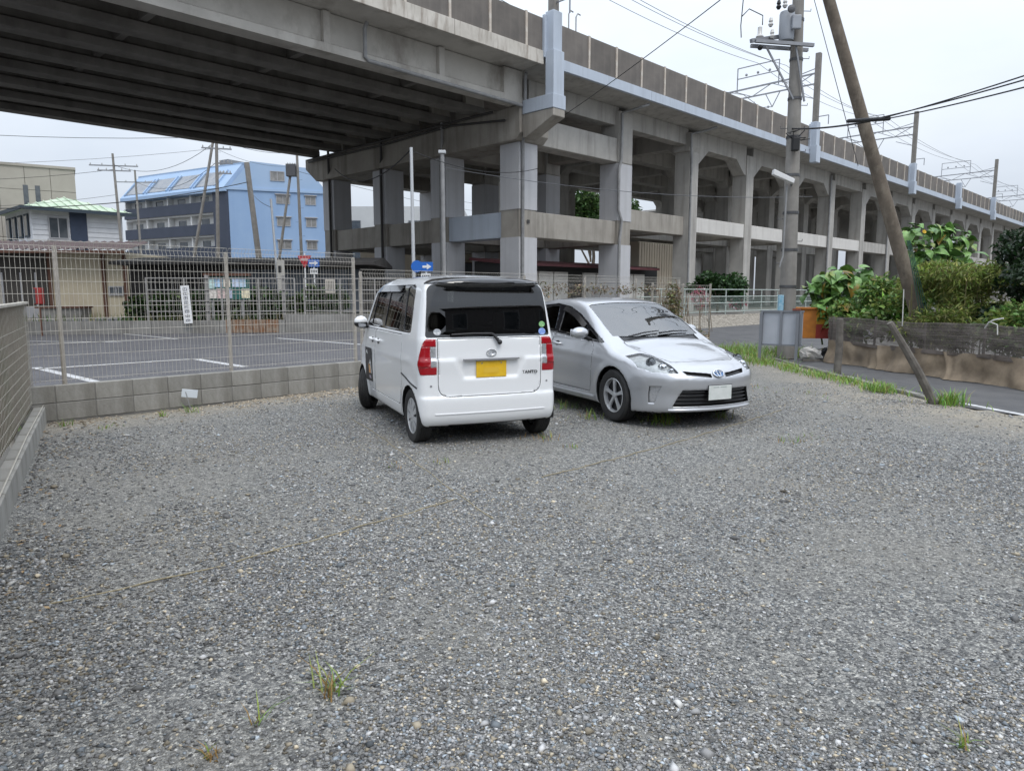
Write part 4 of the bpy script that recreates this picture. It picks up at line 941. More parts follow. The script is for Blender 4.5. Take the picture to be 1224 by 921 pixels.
for u, lb in ((27.2, 'brown catenary mast just right of the concrete utility pole'), (49.6, 'second catenary mast along the parapet, right of the leaning pole'), (82.5, 'third catenary mast along the parapet near the picture edge'), (112, 'farthest catenary mast along the parapet')): mast(u, lb)
def wire(name, pts, r, m, label, cat='wire', group=None):
    return tag(MB().tube(pts, r, 5, cap=False).build(name, m, None, smooth=80), label, cat, group)
def sag(a, b, s, n=14):
    a, b = Vector(a), Vector(b); return [a.lerp(b, k/n) - Vector((0, 0, s*4*(k/n)*(1-k/n))) for k in range(n+1)]
spans = [-.42, 27.2, 49.6, 82.5, 112, 150]
for j, v in enumerate((3.0, 7.0, 11.4, 15.6)):
    pts = [UV(-40, v, 15.9)]
    for a, b in zip(spans[:-1], spans[1:]): pts += sag(UV(a, v, 16.2), UV(b, v, 16.2), .9)
    wire('overhead_wire', pts, .022, m_wire, ['catenary wire over the nearest track', 'catenary wire over the second track', 'catenary wire over the third track', 'catenary wire over the farthest track'][j], group='catenary wires over the tracks')
    wire('contact_wire', [UV(-40, v, 15.0), UV(150, v, 15.0)], .014, m_wire, ['thin contact wire over the nearest track', 'thin contact wire over the second track', 'thin contact wire over the third track', 'thin contact wire over the farthest track'][j], group='contact wires over the tracks')
for j, (v, z) in enumerate(((-.2, 17.6), (1.0, 18.2), (2.0, 18.25), (12.5, 18.3), (14.5, 18.35))):
    pts = [UV(-40, v, z)]
    for a, b in zip(spans[:-1], spans[1:]): pts += sag(UV(a, v, z), UV(b, v, z), .6)
    wire('feeder_wire', pts, .016, m_wire, ['lowest feeder wire beside the near masts', 'feeder wire above the near track, outer one', 'feeder wire above the near track, inner one', 'feeder wire above the far track, inner one', 'feeder wire above the far track, outer one'][j], group='feeder wires above the viaduct')
# ------------------------------------------------------------------ block walls and mesh fences round the gravel lot
m_block = mat('wall_block', (.36, .35, .325), .92, (.25, .24, .215), 3.2, 9, bump=.35, bscale=40, streak=(.13, .12, .10), streak_scale=(4, 4, .9), streak_amt=.65, rnd=.10, contrast=(.3, .7))
m_mortar = mat('mortar', (.16, .155, .145), .95)
m_fence = mat('fence_wire', (.55, .52, .46), .6, (.43, .40, .35), 12)
m_fpost = mat('fence_post', (.40, .37, .33), .6, (.30, .275, .24), 8)
ANG_F = math.atan2(FU.y, FU.x)
fence = empty('rear_mesh_fence', FL, ANG_F, 'beige wire mesh fence on grey block wall behind the cars', 'fence')
blk = MB().box(.004, .434, -.06, .06, .004, .214); bme = blk.mesh('wall_block'); bme.materials.append(m_block)
core = MB().box(-.35, 14.2, -.052, .055, -.05, .428).build('mortar_bed', m_mortar, fence)
for c in range(2):
    for k in range(34):
        o = bpy.data.objects.new('wall_block', bme); link(o, fence); o.location = (-.35+.438*k, random.uniform(-.0025, .0025), .218*c)
        md = o.modifiers.new('bevel', 'BEVEL'); md.width = .006; md.segments = 1
def mesh_panel(L, h, fold=True, pitch=.05, hp=.15, r=.0020):
    mb = MB(); x = 0.0
    nv = int(L/pitch)
    for k in range(nv+1):
        x = k*L/nv
        pts = [(x, 0, .03), (x, 0, h-.20), (x, -.035, h-.13), (x, 0, h-.06), (x, -.05, h)] if fold else [(x, 0, .03), (x, 0, h)]
        mb.tube(pts, r, 4, cap=False)
    zs = list(np.arange(.06, h-.22, hp)) + ([h-.20, h-.06] if fold else [h])
    for z in zs: mb.tube([(0, -.004, z), (L, -.004, z)], r*1.25, 4, cap=False)
    if fold: mb.tube([(0, -.035, h-.13), (L, -.035, h-.13)], r*1.3, 4, cap=False); mb.tube([(0, -.05, h), (L, -.05, h)], r*1.3, 4, cap=False)
    return mb
p1 = mesh_panel(2.08, 1.74).mesh('mesh_panel', fix=False); p1.materials.append(m_fence)
p2 = mesh_panel(1.94, 1.50).mesh('mesh_panel', fix=False); p2.materials.append(m_fence)
pp1 = MB().tube([(0, .03, .2), (0, .03, 2.12)], .027, 10).mesh('fence_post'); pp1.materials.append(m_fpost)
pp2 = MB().tube([(0, .03, .2), (0, .03, 1.90)], .025, 10).mesh('fence_post'); pp2.materials.append(m_fpost)
for s0 in (-1.88, .22, 2.32):
    o = bpy.data.objects.new('mesh_panel', p1); link(o, fence); o.location = (s0+.01, 0, .43); o['kind'] = 'stuff'
for s0 in (.22, 2.32, 4.42): o = bpy.data.objects.new('fence_post', pp1); link(o, fence); o.location = (s0, 0, 0)
for k in range(5):
    o = bpy.data.objects.new('mesh_panel', p2); link(o, fence); o.location = (4.50+k*1.95, 0, .43); o['kind'] = 'stuff'
for k in range(6): o = bpy.data.objects.new('fence_post', pp2); link(o, fence); o.location = (4.55+k*1.95, 0, 0)
# side kerb wall and netted fence at the left edge
side = empty('netted_side_fence', KB, math.atan2(KD.y, KD.x), 'wire mesh fence backed with brown netting along the left edge', 'fence')
m_net = mat('shade_netting', (.115, .088, .058), .9, (.165, .130, .088), 3, 8, bump=.3, bscale=220, streak=(.10, .115, .055), streak_scale=(1.3, 1.3, .8), streak_amt=.8)
kb = MB().box(.003, .395, 0, .12, -.03, .19); kbm = kb.mesh('wall_block'); kbm.materials.append(m_block)
for k in range(24):
    o = bpy.data.objects.new('wall_block', kbm); link(o, side); o.location = (-.15+.398*k, -.12-.03*0, random.uniform(-.004, .004)); md = o.modifiers.new('bevel', 'BEVEL'); md.width = .006; md.segments = 1
mb = MB(); nx, nz = 90, 10; vs = []
for i in range(nx+1):
    for j in range(nz+1):
        x = -.05+i*.105; z = .17+j*.125; vs.append((x, -.155+.012*math.sin(i*.9+j*.5)*math.sin(j*.31*3.14)+.008*math.sin(i*.37), z))
mb.add(vs, [(i*(nz+1)+j, (i+1)*(nz+1)+j, (i+1)*(nz+1)+j+1, i*(nz+1)+j+1) for i in range(nx) for j in range(nz)])

mb.build('netting', m_net, side, smooth=60)
sp = mesh_panel(2.0, 1.22, fold=False, pitch=.10, hp=.10, r=.0022).mesh('mesh_panel', fix=False); sp.materials.append(m_fence)
for k in range(5):
    o = bpy.data.objects.new('mesh_panel', sp); link(o, side); o.location = (-.05+2.0*k, -.125, .20); o['kind'] = 'stuff'
for k in range(5): MB().tube([(.0+2.0*k, -.19, 0), (.0+2.0*k, -.19, 1.45)], .024, 10).build('fence_post', m_fpost, side, smooth=50)
MB().box(-.05, 9.4, -.165, -.10, 1.415, 1.445).build('top_rail', mat('rail_cream', (.50, .475, .42), .6, (.40, .37, .32), 5), side, bevel=.006)
MB().tube([(.0, -.02, .20), (2.5, -.03, .21), (5, -.02, .20), (9, -.03, .2)], .006, 6).build('loose_wire', m_fence, side)
# far low wall across the parking lot with its own pipe fence
m_lowwall = mat('low_wall', (.27, .265, .25), .92, (.19, .182, .17), 1.6, 9, bump=.4, bscale=18, streak=(.085, .08, .07), streak_scale=(2, 2, .8), streak_amt=.6)
W0, W1 = Vector((-21.0, 20.4, 0)), Vector((2.0, 24.1, 0)); WD = (W1-W0).normalized(); WA = math.atan2(WD.y, WD.x)
lw = empty('low_boundary_wall', W0, WA, 'low grey concrete wall with pipe fence across the far side of the asphalt lot', 'wall')
LW = (W1-W0).length; k0 = 0
for k in range(12):
    a, b = k*2.0, (k+1)*2.0-.012
    hgt = .70 if b < 14.4 else .88
    MB().box(a, b, 0, .15, .2, hgt).build('wall_segment', m_lowwall, lw, bevel=.012)
mpf = mat('pipe_fence_grey', (.30, .29, .28), .6, (.22, .21, .20), 4)
for a, b in ((9.9, 14.3), (14.6, 19.0)):
    mb = MB()
    for x in np.arange(a, b+.01, (b-a)/4): mb.tube([(x, .08, .68), (x, .08, 2.02)], .03, 6)
    for z in (.98, 1.3, 1.64, 2.0): mb.tube([(a, .08, z), (b, .08, z)], .02, 6)
    mb.build('pipe_fence', mpf, lw)
    mb = MB()
    for x in np.arange(a, b, .13): mb.tube([(x, .07, .75), (x, .07, 2.0)], .006, 4, cap=False)
    w = mb.build('fence_wires', mpf, lw, fix=False); w['kind'] = 'stuff'
for a in (11.6, 13.9): MB().box(a, a+.10, .1, .2, .6, 2.1).build('gate_post', mpf, lw)
mb = MB()
for k in range(8): mb.box(12.2+k*.2, 12.38+k*.2, -.035, -.01, .31, .72)
mb.build('rusty_sheet', mat('rust', (.20, .09, .04), .9, (.26, .20, .15), 6), lw)
# pale green pipe fence along the viaduct yard
gf = empty('green_pipe_fence', UV(1.5, -5.62, .42), UTH, 'pale green pipe fence along the road under the viaduct', 'fence')
m_gp = mat('fence_green', (.40, .46, .43), .6, (.33, .37, .34), 3); m_gm = mat('fence_green_panel', (.22, .32, .28), .7, (.28, .36, .32), 5)
MB().box(0, 60, -.08, .10, -.42, .03).build('footing', m_lowwall, gf)
for k in range(31): MB().tube([(k*2.0, 0, .0), (k*2.0, 0, 1.32)], .035, 8).build('fence_post', m_gp, gf, smooth=50)
for z in (.18, .62, .95, 1.30): MB().tube([(0, -.02, z), (60, -.02, z)], .026, 8).build('rail', m_gp, gf, smooth=50)
mb = MB()
for x in np.arange(.05, 60, .12): mb.tube([(x, .0, .18), (x, .0, .95)], .008, 4, cap=False)
o = mb.build('pickets', m_gm, gf, fix=False); o['kind'] = 'stuff'
# ------------------------------------------------------------------ buildings
def pane_mat(): return mat('window_glass', (.05, .06, .07), .08, (.10, .11, .12), 1.5, coat=.5)
m_alu = mat('window_frame', (.32, .32, .33), .5)
def window(parent, x0, x1, z0, z1, y, d=-1, curtain=False, frame=m_alu):
    """window on a wall facing -y (d=-1) at plane y; frame, pane and mullion"""
    w = MB(); t = .05; w.box(x0, x1, y-.05, y, z0, z0+t); w.box(x0, x1, y-.05, y, z1-t, z1); w.box(x0, x0+t, y-.05, y, z0+t, z1-t); w.box(x1-t, x1, y-.05, y, z0+t, z1-t); w.box((x0+x1)/2-.025, (x0+x1)/2+.025, y-.04, y, z0+t, z1-t)
    o = w.build('window', frame, parent); MB().box(x0+t, x1-t, y-.02, y-.004, z0+t, z1-t).build('pane', pane_mat() if not curtain else mat('curtained_glass', (.16, .16, .155), .15, (.27, .26, .25), 3, coat=.5), o)
    return o
# far tiled block
b = empty('tiled_block', (-57.6, 67.0, 0), R(32), 'large beige tiled block with two narrow slit windows at the left edge', 'building')
m_tile = mat('beige_tile', (.37, .345, .30), .8, (.33, .305, .265), .6)
for i in range(7):
    for j in range(6):
        MB().box(.02+i*2.16, (i+1)*2.16-.02, 0, .3, .02+j*2.35, (j+1)*2.35-.02).build('facade_panel', m_tile, b)
MB().box(0, 15.1, .25, 5, 0, 14.0).build('wall', mat('tile_joint', (.24, .22, .19), .9), b)
for x in (10.6, 11.6): MB().box(x, x+.42, -.03, .0, 8.4, 12.2).build('slit_window', pane_mat(), b)
MB().box(-.1, 15.2, -.12, 5.1, 14.0, 14.25).build('coping', m_tile, b)
# white house with a green hipped roof
h = empty('white_house', (-24.0, 37.0, 0), R(13), 'small white clad house with pale green hipped roof and navy stripe', 'house'); h.location = (-41.6, 62.9, -1.08); h.rotation_euler = (0, 0, R(47)); h.scale = (1.7, 1.7, 1.7)
m_clad = mat('white_cladding', (.58, .59, .61), .7, (.50, .51, .53), 2); m_navy = mat('navy_cladding', (.022, .035, .065), .6, (.03, .045, .08), 3)
m_groof = mat('green_roof', (.36, .46, .33), .6, (.50, .56, .44), 1.6, 7, contrast=(.4, .6)); m_dbl = mat('dark_blue_trim', (.03, .045, .06), .6)
MB().box(.04, 4.26, .04, 5.4, 0, 5.85).build('wall', m_clad, h)
for k in range(22):
    z = .1+k*.26
    for x0, x1 in ((0, 1.72), (2.52, 4.3)): MB().add([(x0, 0, z), (x1, 0, z), (x1, .028, z+.25), (x0, .028, z+.25), (x0, .05, z), (x1, .05, z)], [(0, 1, 2, 3), (0, 4, 5, 1)]).build('cladding_board', m_clad, h)
MB().box(1.72, 2.52, -.04, .05, 0, 5.85).build('navy_panel', m_navy, h)
window(h, .72, 1.62, 4.35, 5.45, -.02)
MB().box(.64, 1.70, -.16, .0, 4.22, 4.32).build('window_sill', m_alu, h)
for k in range(4):
    y = .6+k*1.2; w = MB().box(-.05, .0, y, y+.7, 4.4, 5.6).build('window', m_dbl, h); MB().box(-.06, -.052, y+.08, y+.62, 4.5, 5.5).build('pane', pane_mat(), w); MB().box(-.55, -.06, y-.2, y+.9, 3.6, 4.1).build('air_conditioner', m_clad, h, bevel=.02)
rf = MB(); e = .55; rf.add([(-e, -e, 5.85), (4.3+e, -e, 5.85), (4.3+e, 5.4+e, 5.85), (-e, 5.4+e, 5.85), (2.15, 2.3, 6.75), (2.15, 3.2, 6.75)], [(0, 1, 4), (1, 2, 5, 4), (2, 3, 5), (3, 0, 4, 5), (3, 2, 1, 0)]); roof = rf.build('roof', m_groof, h)
for k in range(12):
    t = k/12; x = -e+(4.3+2*e)*t; 
    tt = 1-abs(x-2.15)/(2.15+e); MB().bar((x, -e, 5.88), (x+(2.15-x)*0.0, -e+(2.3+e)*tt, 5.88+.9*tt), .05, .05).build('roof_seam', m_groof, roof)
MB().box(-e-.02, 4.3+e+.02, -e-.04, -e+.04, 5.70, 5.88).build('fascia', m_dbl, roof); MB().box(-e-.04, -e+.04, -e, 5.4+e, 5.70, 5.88).build('fascia', m_dbl, roof)
# blue apartment block with mansard roof
a = empty('blue_apartment_block', (-20.25, 52, 0), R(21), 'sky blue apartment block with mansard roof and dark balconies', 'building'); a.location = (-34.4, 88.4, -1.08); a.scale = (1.7, 1.7, 1.7)
m_sky = mat('sky_blue_wall', (.23, .345, .53), .8, (.26, .375, .55), .5, 6, streak=(.19, .29, .46), streak_scale=(1, 1, .1), streak_amt=.5); m_skyr = mat('sky_blue_roof', (.28, .40, .57), .6, (.32, .43, .59), .5)
m_bal = mat('balcony_dark', (.035, .045, .07), .6, (.045, .055, .085), 1)
AL = 12.6                                                              # balcony front runs to -x, gable end to +x
gx = 6.9
def lx(x): return x
# gable end wall faces the camera; balcony front is at right angles, receding to the left
e = empty('gable', (0, 0, 0)); COL.objects.unlink(e); bpy.data.objects.remove(e)
MB().prism([(0, 0), (gx, 0), (gx, 8.95), (0, 8.95)], 'y', 0, .3).build('gable_wall', m_sky, a)
MB().prism([(0, 8.95), (gx, 8.95), (gx-1.3, 10.65), (1.6, 10.9)], 'y', 0, .3).build('gable_roof_face', m_skyr, a)
MB().box(-.1, gx+.1, -.10, .0, 8.85, 9.02).build('eave', m_skyr, a)
for z in (3.1, 4.75, 6.4, 8.0):
    for x0, x1 in ((3.25, 4.2), (5.3, 6.05)):
        window(a, x0, x1, z, z+.62, .0, curtain=True); MB().box(x0-.08, x1+.08, -.15, .0, z+.65, z+.70).build('window_hood', mat('hood', (.40, .38, .36), .7), a)
w = window(a, 2.9, 3.9, 9.6, 10.3, .0, curtain=True); w.rotation_euler = (R(0), 0, 0)
bd = Vector((-.62, .785, 0)).normalized()                               # balcony direction in local axes
ba = math.atan2(bd.y, bd.x)
f = bpy.data.objects.new('balcony_front', None); link(f, a); f.rotation_euler = (0, 0, ba)
def bbox(name, x0, x1, y0, y1, z0, z1, m): return MB().box(x0, x1, y0, y1, z0, z1).build(name, m, f)
bbox('wall', 0, AL, -8, -.55, 0, 8.9, mat('apartment_white', (.72, .72, .71), .8, (.64, .64, .63), 1))
bbox('end_panel', -.02, 1.6, -.0, .10, 0, 8.8, m_bal)
for fl in range(4):
    z = 2.55+fl*1.6; bbox('balcony_parapet', 1.6, AL, -.06, .10, z, z+.78, m_bal); bbox('balcony_slab', .2, AL, -1.4, -.06, z-.12, z+.02, MATS['apartment_white'])
    for k in range(5): bbox('balcony_divider', 1.6+k*2.75, 1.72+k*2.75, -.55, -.08, z+.02, z+1.47, MATS['apartment_white'])
    for k in range(4): bbox('balcony_window', 2.9+k*2.75, 3.8+k*2.75, -.57, -.53, z+.05, z+1.25, pane_mat())
MB().prism([(.35, 8.72), (.35, 8.98), (-1.35, 10.85), (-1.5, 10.85), (-1.5, 8.72)], 'x', .0, AL).build('mansard_roof', m_skyr, f)
MB().box(0, AL, -8, -1.3, 10.75, 10.92).build('flat_roof', m_skyr, f)
for k in range(4):
    x0 = 1.0+k*2.9; q = MB(); pt = lambda x, t, o: (x, .35-1.7*t+o*.81, 8.98+1.87*t+o*.58)
    q.add([pt(x0, .12, .03), pt(x0+2.5, .12, .03), pt(x0+2.5, .72, .03), pt(x0, .72, .03)], [(0, 1, 2, 3)]); q.build('dormer_window', mat('dormer_glass', (.08, .10, .13), .15, (.20, .20, .20), 2.5, coat=.5), f)
    for xx in (x0, x0+2.5): MB().bar(pt(xx, .1, .06), pt(xx, .75, .06), .12, .1).build('dormer_frame', m_skyr, f)
bbox('roof_tank', 3.0, 4.0, -4, -2.5, 10.92, 11.6, mat('tank_grey', (.2, .2, .2), .8))
# white block beyond
w = empty('white_apartment_block', (-25.5, 105, -.5), R(0), 'pale grey apartment block seen past the blue block and between columns', 'building'); w.scale = (1.31, 1.31, 1.31)
m_wb = mat('pale_wall', (.52, .53, .53), .85, (.46, .47, .47), .6)
MB().box(0, 14, 0, 10, 0, 11.0).build('wall', m_wb, w)
for z in (2.0, 5.0, 8.0):
    for x in (.6, 4.4, 8.0, 11.4): window(w, x, x+2.2, z, z+1.5, -.01)
    MB().box(-.9, -.02, .3, 2.6, z-.5, z+.5).build('balcony', m_wb, w)
# cream shed with brown roof
s = empty('cream_shed', (-18.9, 26.6, 0), R(3), 'cream plastered shed with brown tiled roof behind the mesh fence', 'shed'); s.location = (-33.1, 46.5, -1.16); s.scale = (1.75, 1.75, 1.75)
m_cream = mat('cream_plaster', (.56, .50, .37), .85, (.48, .42, .31), 1.3, 8, streak=(.33, .28, .2), streak_scale=(2, 2, .3), streak_amt=.3); m_brown = mat('brown_timber', (.10, .045, .028), .8)
MB().box(0, 4.55, .05, 4, 0, 3.05).build('wall', m_cream, s)
for x in (1.78, 3.72, 4.5): MB().box(x-.06, x+.06, -.02, .05, .5, 3.1).build('timber_post', m_brown, s)
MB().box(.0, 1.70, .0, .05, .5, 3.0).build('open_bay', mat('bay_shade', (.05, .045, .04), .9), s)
for x in (.05, .72, 1.25): MB().box(x, x+.06, -.04, .0, .9, 2.3).build('bay_frame', m_alu, s)
MB().box(.05, 1.31, -.045, -.0, .62, 1.05).build('bay_apron', m_alu, s)
window(s, 3.85, 4.4, 1.45, 1.8, .05)
r = MB(); n = 20
for k in range(n):
    x = -1.2+k*.30; r.add([(x, -.55, 3.08), (x+.16, -.55, 3.16), (x+.30, -.55, 3.08), (x, 1.4, 3.48), (x+.16, 1.4, 3.56), (x+.30, 1.4, 3.48)], [(0, 1, 4, 3), (1, 2, 5, 4)])
rf_ = r.build('roof', mat('brown_tiles', (.05, .028, .026), .7, (.075, .042, .038), 3), s, smooth=70)
MB().box(-1.2, 4.8, -.58, -.50, 2.98, 3.08).build('gutter', m_brown, rf_)
MB().box(1.9, 3.3, -.9, -.2, .62, 1.0).build('stone_bench', m_lowwall, s); MB().box(1.7, 3.35, -.95, -.15, 1.0, 1.06).build('bench_top', m_brown, s)
# long dark workshop behind the far wall
d = empty('dark_workshop', (-16.4, 30.5, 0), R(2), 'long low dark workshop with grey blue shutters beyond the asphalt lot', 'shed')
MB().box(0, 10.2, .3, 5, 0, 2.7).build('wall', mat('dark_wall', (.035, .033, .032), .9, (.07, .065, .06), 1.5), d)
for k in range(9): MB().box(4.4+k*.62, 4.4+k*.62+.58, .22, .3, .7, 2.55).build('shutter', mat('shutter_blue', (.085, .10, .12), .6, (.12, .135, .155), 1.2, rnd=.25), d)
MB().prism([(-.7, 2.72), (-.7, 2.84), (2.4, 3.15), (5.2, 2.84), (5.2, 2.72)], 'x', -.3, 10.6).build('roof', mat('dark_roof', (.055, .05, .048), .8, (.09, .085, .08), 1.5), d)
MB().box(1.0, 4.0, .2, .31, .4, 2.3).build('dark_opening', mat('opening', (.015, .015, .015), .9), d)
# under the viaduct: beige annex, white shed with maroon canopy, ribbed beige wall
x = empty('beige_annex', (-10.5, 50, 0), R(8), 'beige rendered annex behind the viaduct columns', 'building')
m_beige = mat('beige_render', (.60, .53, .42), .85, (.53, .46, .37), 1, streak=(.28, .24, .19), streak_scale=(1.5, 1.5, .3), streak_amt=.4)
MB().box(0, 13, 0, 5, 0, 5.3).build('wall', m_beige, x); MB().box(-.2, 13.2, -.3, 5.2, 5.3, 5.5).build('roof', m_wb, x)
for xx in (1.0, 3.6, 7.2, 8.8, 10.9): window(x, xx, xx+1.1, 2.2, 3.7, -.01, frame=m_brown)
s2 = empty('white_shed', UV(1.2, 2.2, .44), UTH, 'white panelled shed with maroon canopy between the viaduct columns', 'shed')
m_pan = mat('white_panel', (.80, .78, .73), .8, (.70, .68, .64), 1.4)
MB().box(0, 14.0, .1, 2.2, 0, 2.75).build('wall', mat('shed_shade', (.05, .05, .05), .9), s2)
for k in range(11):
    if k in (4, 10): continue
    MB().box(.15+k*1.24, 1.28+k*1.24, .0, .09, .15, 2.25).build('wall_panel', m_pan, s2)
MB().prism([(-1.0, 2.48), (-1.0, 2.62), (2.3, 2.95), (2.3, 2.80)], 'x', -.3, 12.6).build('canopy', mat('maroon_canopy', (.11, .035, .04), .7, (.15, .05, .055), 2), s2)
MB().box(5.6, 8.2, -1.8, -1.2, 0, 1.5).build('clad_box', mat('wood_grain_sheet', (.30, .30, .31), .7, (.45, .45, .47), 2.5), s2)
s3 = empty('ribbed_beige_building', UV(15.6, 4.0, .44), UTH, 'beige ribbed metal building behind the flowering shrub under the viaduct', 'building')
MB().box(0, 6.1, .06, 3, 0, 4.5).build('wall', m_beige, s3)
for k in range(20): MB().box(.02+k*.305, .26+k*.305, .0, .055, .02, 4.45).build('metal_rib', m_beige, s3)
MB().box(4.3, 5.9, -.02, .0, .3, 2.0).build('dark_door', m_dark, s3)

# houses across the street behind the photographer, seen only as reflections in the car glass
def back_house(x0, y0, w, d, hh, wall, lb):
    t = empty('street_house', (x0, y0, 0), R(45), lb, 'house'); MB().box(0, w, 0, d, 0, hh).build('wall', wall, t)
    MB().add([(-.5, -.5, hh), (w+.5, -.5, hh), (w+.5, d+.5, hh), (-.5, d+.5, hh), (w*.3, d/2, hh+1.8), (w*.7, d/2, hh+1.8)], [(0, 1, 5, 4), (1, 2, 5), (2, 3, 4, 5), (3, 0, 4), (3, 2, 1, 0)]).build('roof', MATS['dark_roof'], t)
    for z in (1.0, 3.6):
        for k in range(3):
            x = .8+k*(w-1.6)/2.6; o = MB().box(x, x+1.5, d, d+.05, z, z+1.2).build('window', m_alu, t); MB().box(x+.08, x+1.42, d+.051, d+.07, z+.08, z+1.12).build('pane', pane_mat(), o)
m_hw = [mat('street_wall_%d' % k, c, .85) for k, c in enumerate(((.24, .22, .19), (.16, .15, .15), (.30, .28, .25), (.14, .12, .10)))]
back_house(4.0, -21.0, 12, 7, 5.0, m_hw[0], 'beige house reflected at the left edge of the wagon rear window')
back_house(13.2, -11.8, 12, 7, 5.8, m_hw[1], 'grey house reflected left of centre in the wagon rear window')
back_house(22.4, -2.6, 12, 7, 5.4, m_hw[2], 'cream house reflected right of centre in the wagon rear window')
back_house(31.6, 6.6, 12, 7, 5.9, m_hw[3], 'brown house reflected at the right edge of the wagon rear window')
# ------------------------------------------------------------------ utility poles, wires, signs
m_pole = mat('pole_concrete', (.27, .255, .235), .9, (.20, .19, .175), 3, 8, bump=.15, bscale=30, streak=(.15, .13, .11), streak_scale=(6, 6, .4), streak_amt=.5)
m_oldp = mat('old_pole', (.165, .135, .105), .95, (.11, .09, .07), 5, 9, bump=.6, bscale=24, streak=(.25, .215, .17), streak_scale=(7, 7, 3.0), streak_amt=.75)
m_black2 = mat('cable_black', (.012, .012, .014), .6); m_band = mat('steel_band', (.10, .10, .105), .5, metal=.5); m_ins = mat('insulator', (.55, .54, .52), .3)
m_box = mat('transformer_grey', (.33, .35, .38), .5, (.28, .30, .33), 3)
def pole(name, base, top, r0, r1, m, label, arms=(), n=14, bands=0, steps=0, cat='utility pole', group=None):
    t = empty(name, base, 0, label, cat, group); d = Vector(top)-Vector(base)
    MB().tube([d*k/6 for k in range(7)], [r0+(r1-r0)*k/6 for k in range(7)], n).build('shaft', m, t, smooth=50)
    for z, l0, l1, ang in arms:
        c = d*(z/d.z); v = Vector((math.cos(ang), math.sin(ang), 0)); mb = MB(); mb.bar(c-v*l0, c+v*l1, .09, .09); arm = mb.build('crossarm', m_steel, t)
        for q in np.linspace(-l0+.1, l1-.1, 5): MB().lathe([(0, .16), (.04, .15), (.03, .10), (.055, .09), (.03, .05), (.05, .04), (.03, 0)], 8, Matrix.Translation(c+v*q+Vector((0, 0, .045)))).build('insulator', m_ins, arm, smooth=50)
    for k in range(bands):
        c = d*((k+1)/(bands+1)); r = r0+(r1-r0)*((k+1)/(bands+1)); MB().lathe([(r+.012, -.03), (r+.012, .03)], 16, Matrix.Translation(c)).build('band', m_band, t)
    for k in range(steps):
        c = d*(.22+.75*k/max(1, steps-1)); s = 1 if k % 2 else -1; MB().tube([c, c+Vector((s*.30, .02, 0)), c+Vector((s*.30, .02, .05))], .009, 5).build('step_bolt', m_band, t)
    return t
# main concrete pole with transformer
up = pole('utility_pole', (6.56, 17.0, 0), (6.42, 17.0, 10.2), .20, .105, m_pole, 'tall concrete utility pole with transformer beside the grey signboard', bands=11, steps=16)
cx = lambda z: -.14*z/10.2
for dy in (-.16, .16): MB().bar((cx(7)-1.05, -.18+dy, 7.10), (cx(7)+.30, -.05+dy, 7.05), .07, .07).build('crossarm', m_steel, up)
MB().bar((cx(7)-1.15, -.34, 7.1), (cx(7)-.25, .1, 7.35), .08, .08).build('arm_brace', m_steel, up)
tx = MB(); tx.lathe([(0, 0), (.15, .0), (.165, .05), (.165, .56), (.15, .61), (0, .64)], 20, Matrix.Translation((cx(7.3)-.28, -.10, 7.18))); trf = tx.build('transformer', m_box, up, smooth=40)
MB().box(cx(7.3)-.24, cx(7.3)-.04, -.34, -.25, 7.36, 7.66).build('transformer_box', m_box, trf, bevel=.02)
for k, (dx, dz) in enumerate(((-.50, 7.92), (-.36, 7.95), (-.66, 7.55), (-.62, 7.30))): MB().lathe([(0, .2), (.03, .19), (.05, .12), (.03, .10), (.06, .05), (.03, 0)], 8, Matrix.Translation((cx(8)+dx, -.18, dz-.1))).build('bushing', m_ins if k else m_black2, trf, smooth=50)
MB().lathe([(.075, -.02), (.09, 0), (.075, .02), (.03, .03), (0, .03)], 12, Matrix.Translation((cx(7.6)-.30, -.40, 7.75)) @ Matrix.Rotation(R(90), 4, 'X')).build('gauge', m_band, trf)
for a, b in (((cx(7)-.75, -.15, 7.05), (cx(6)-.1, -.18, 5.9)), ((cx(7)-.1, -.2, 7.05), (cx(6)+.15, -.18, 5.85))): MB().bar(a, b, .035, .035).build('arm_strut', m_steel, up)
MB().tube([(cx(7)-1.2, -.1, 9.5), (cx(7)-1.32, -.1, 7.5), (cx(7)-1.3, -.1, 7.25)], .012, 5).build('lead_wire', m_black2, up)
MB().tube([(cx(7)-1.3, -.1, 7.7), (cx(7)-1.15, -.12, 7.85), (cx(7)-.85, -.15, 7.7), (cx(7)-.85, -.15, 7.5)], .012, 5).build('lead_wire', m_black2, up)
MB().lathe([(0, .28), (.05, .25), (.05, .1), (.09, .05), (.04, 0)], 8, Matrix.Translation((cx(7)-.9, -.15, 7.2))).build('arrester', m_ins, up, smooth=50)
MB().ball((cx(7)-.88, -.15, 7.02), .06, 10, 6).build('arrester_cap', m_black2, up)
mb = MB()
for k in range(7): t = k*.9; mb.tube([(cx(5.2)+.16*math.cos(t), -.2-.05*math.sin(t), 5.3-.05*k), (cx(5.2)+.28*math.cos(t+1), -.24, 5.2-.03*k), (cx(5.2)+.1*math.cos(t+2), -.22, 5.0)], .012, 5)
mb.build('cable_coil', m_black2, up); MB().box(cx(4.9)-.13, cx(4.9)+.03, -.33, -.2, 4.75, 5.05).build('splice_box', m_black2, up, bevel=.02)
lamp = MB().prism(rounded([(-.62, 4.22), (-.14, 4.02), (-.12, 4.12), (-.60, 4.34)], .02), 'y', -.36, -.22).build('street_lamp', mat('lamp_white', (.72, .72, .72), .4), up, bevel=.015)
MB().tube([(-.16, -.28, 4.07), (cx(4)-.05, -.1, 4.0)], .025, 6).build('lamp_arm', m_steel, lamp)
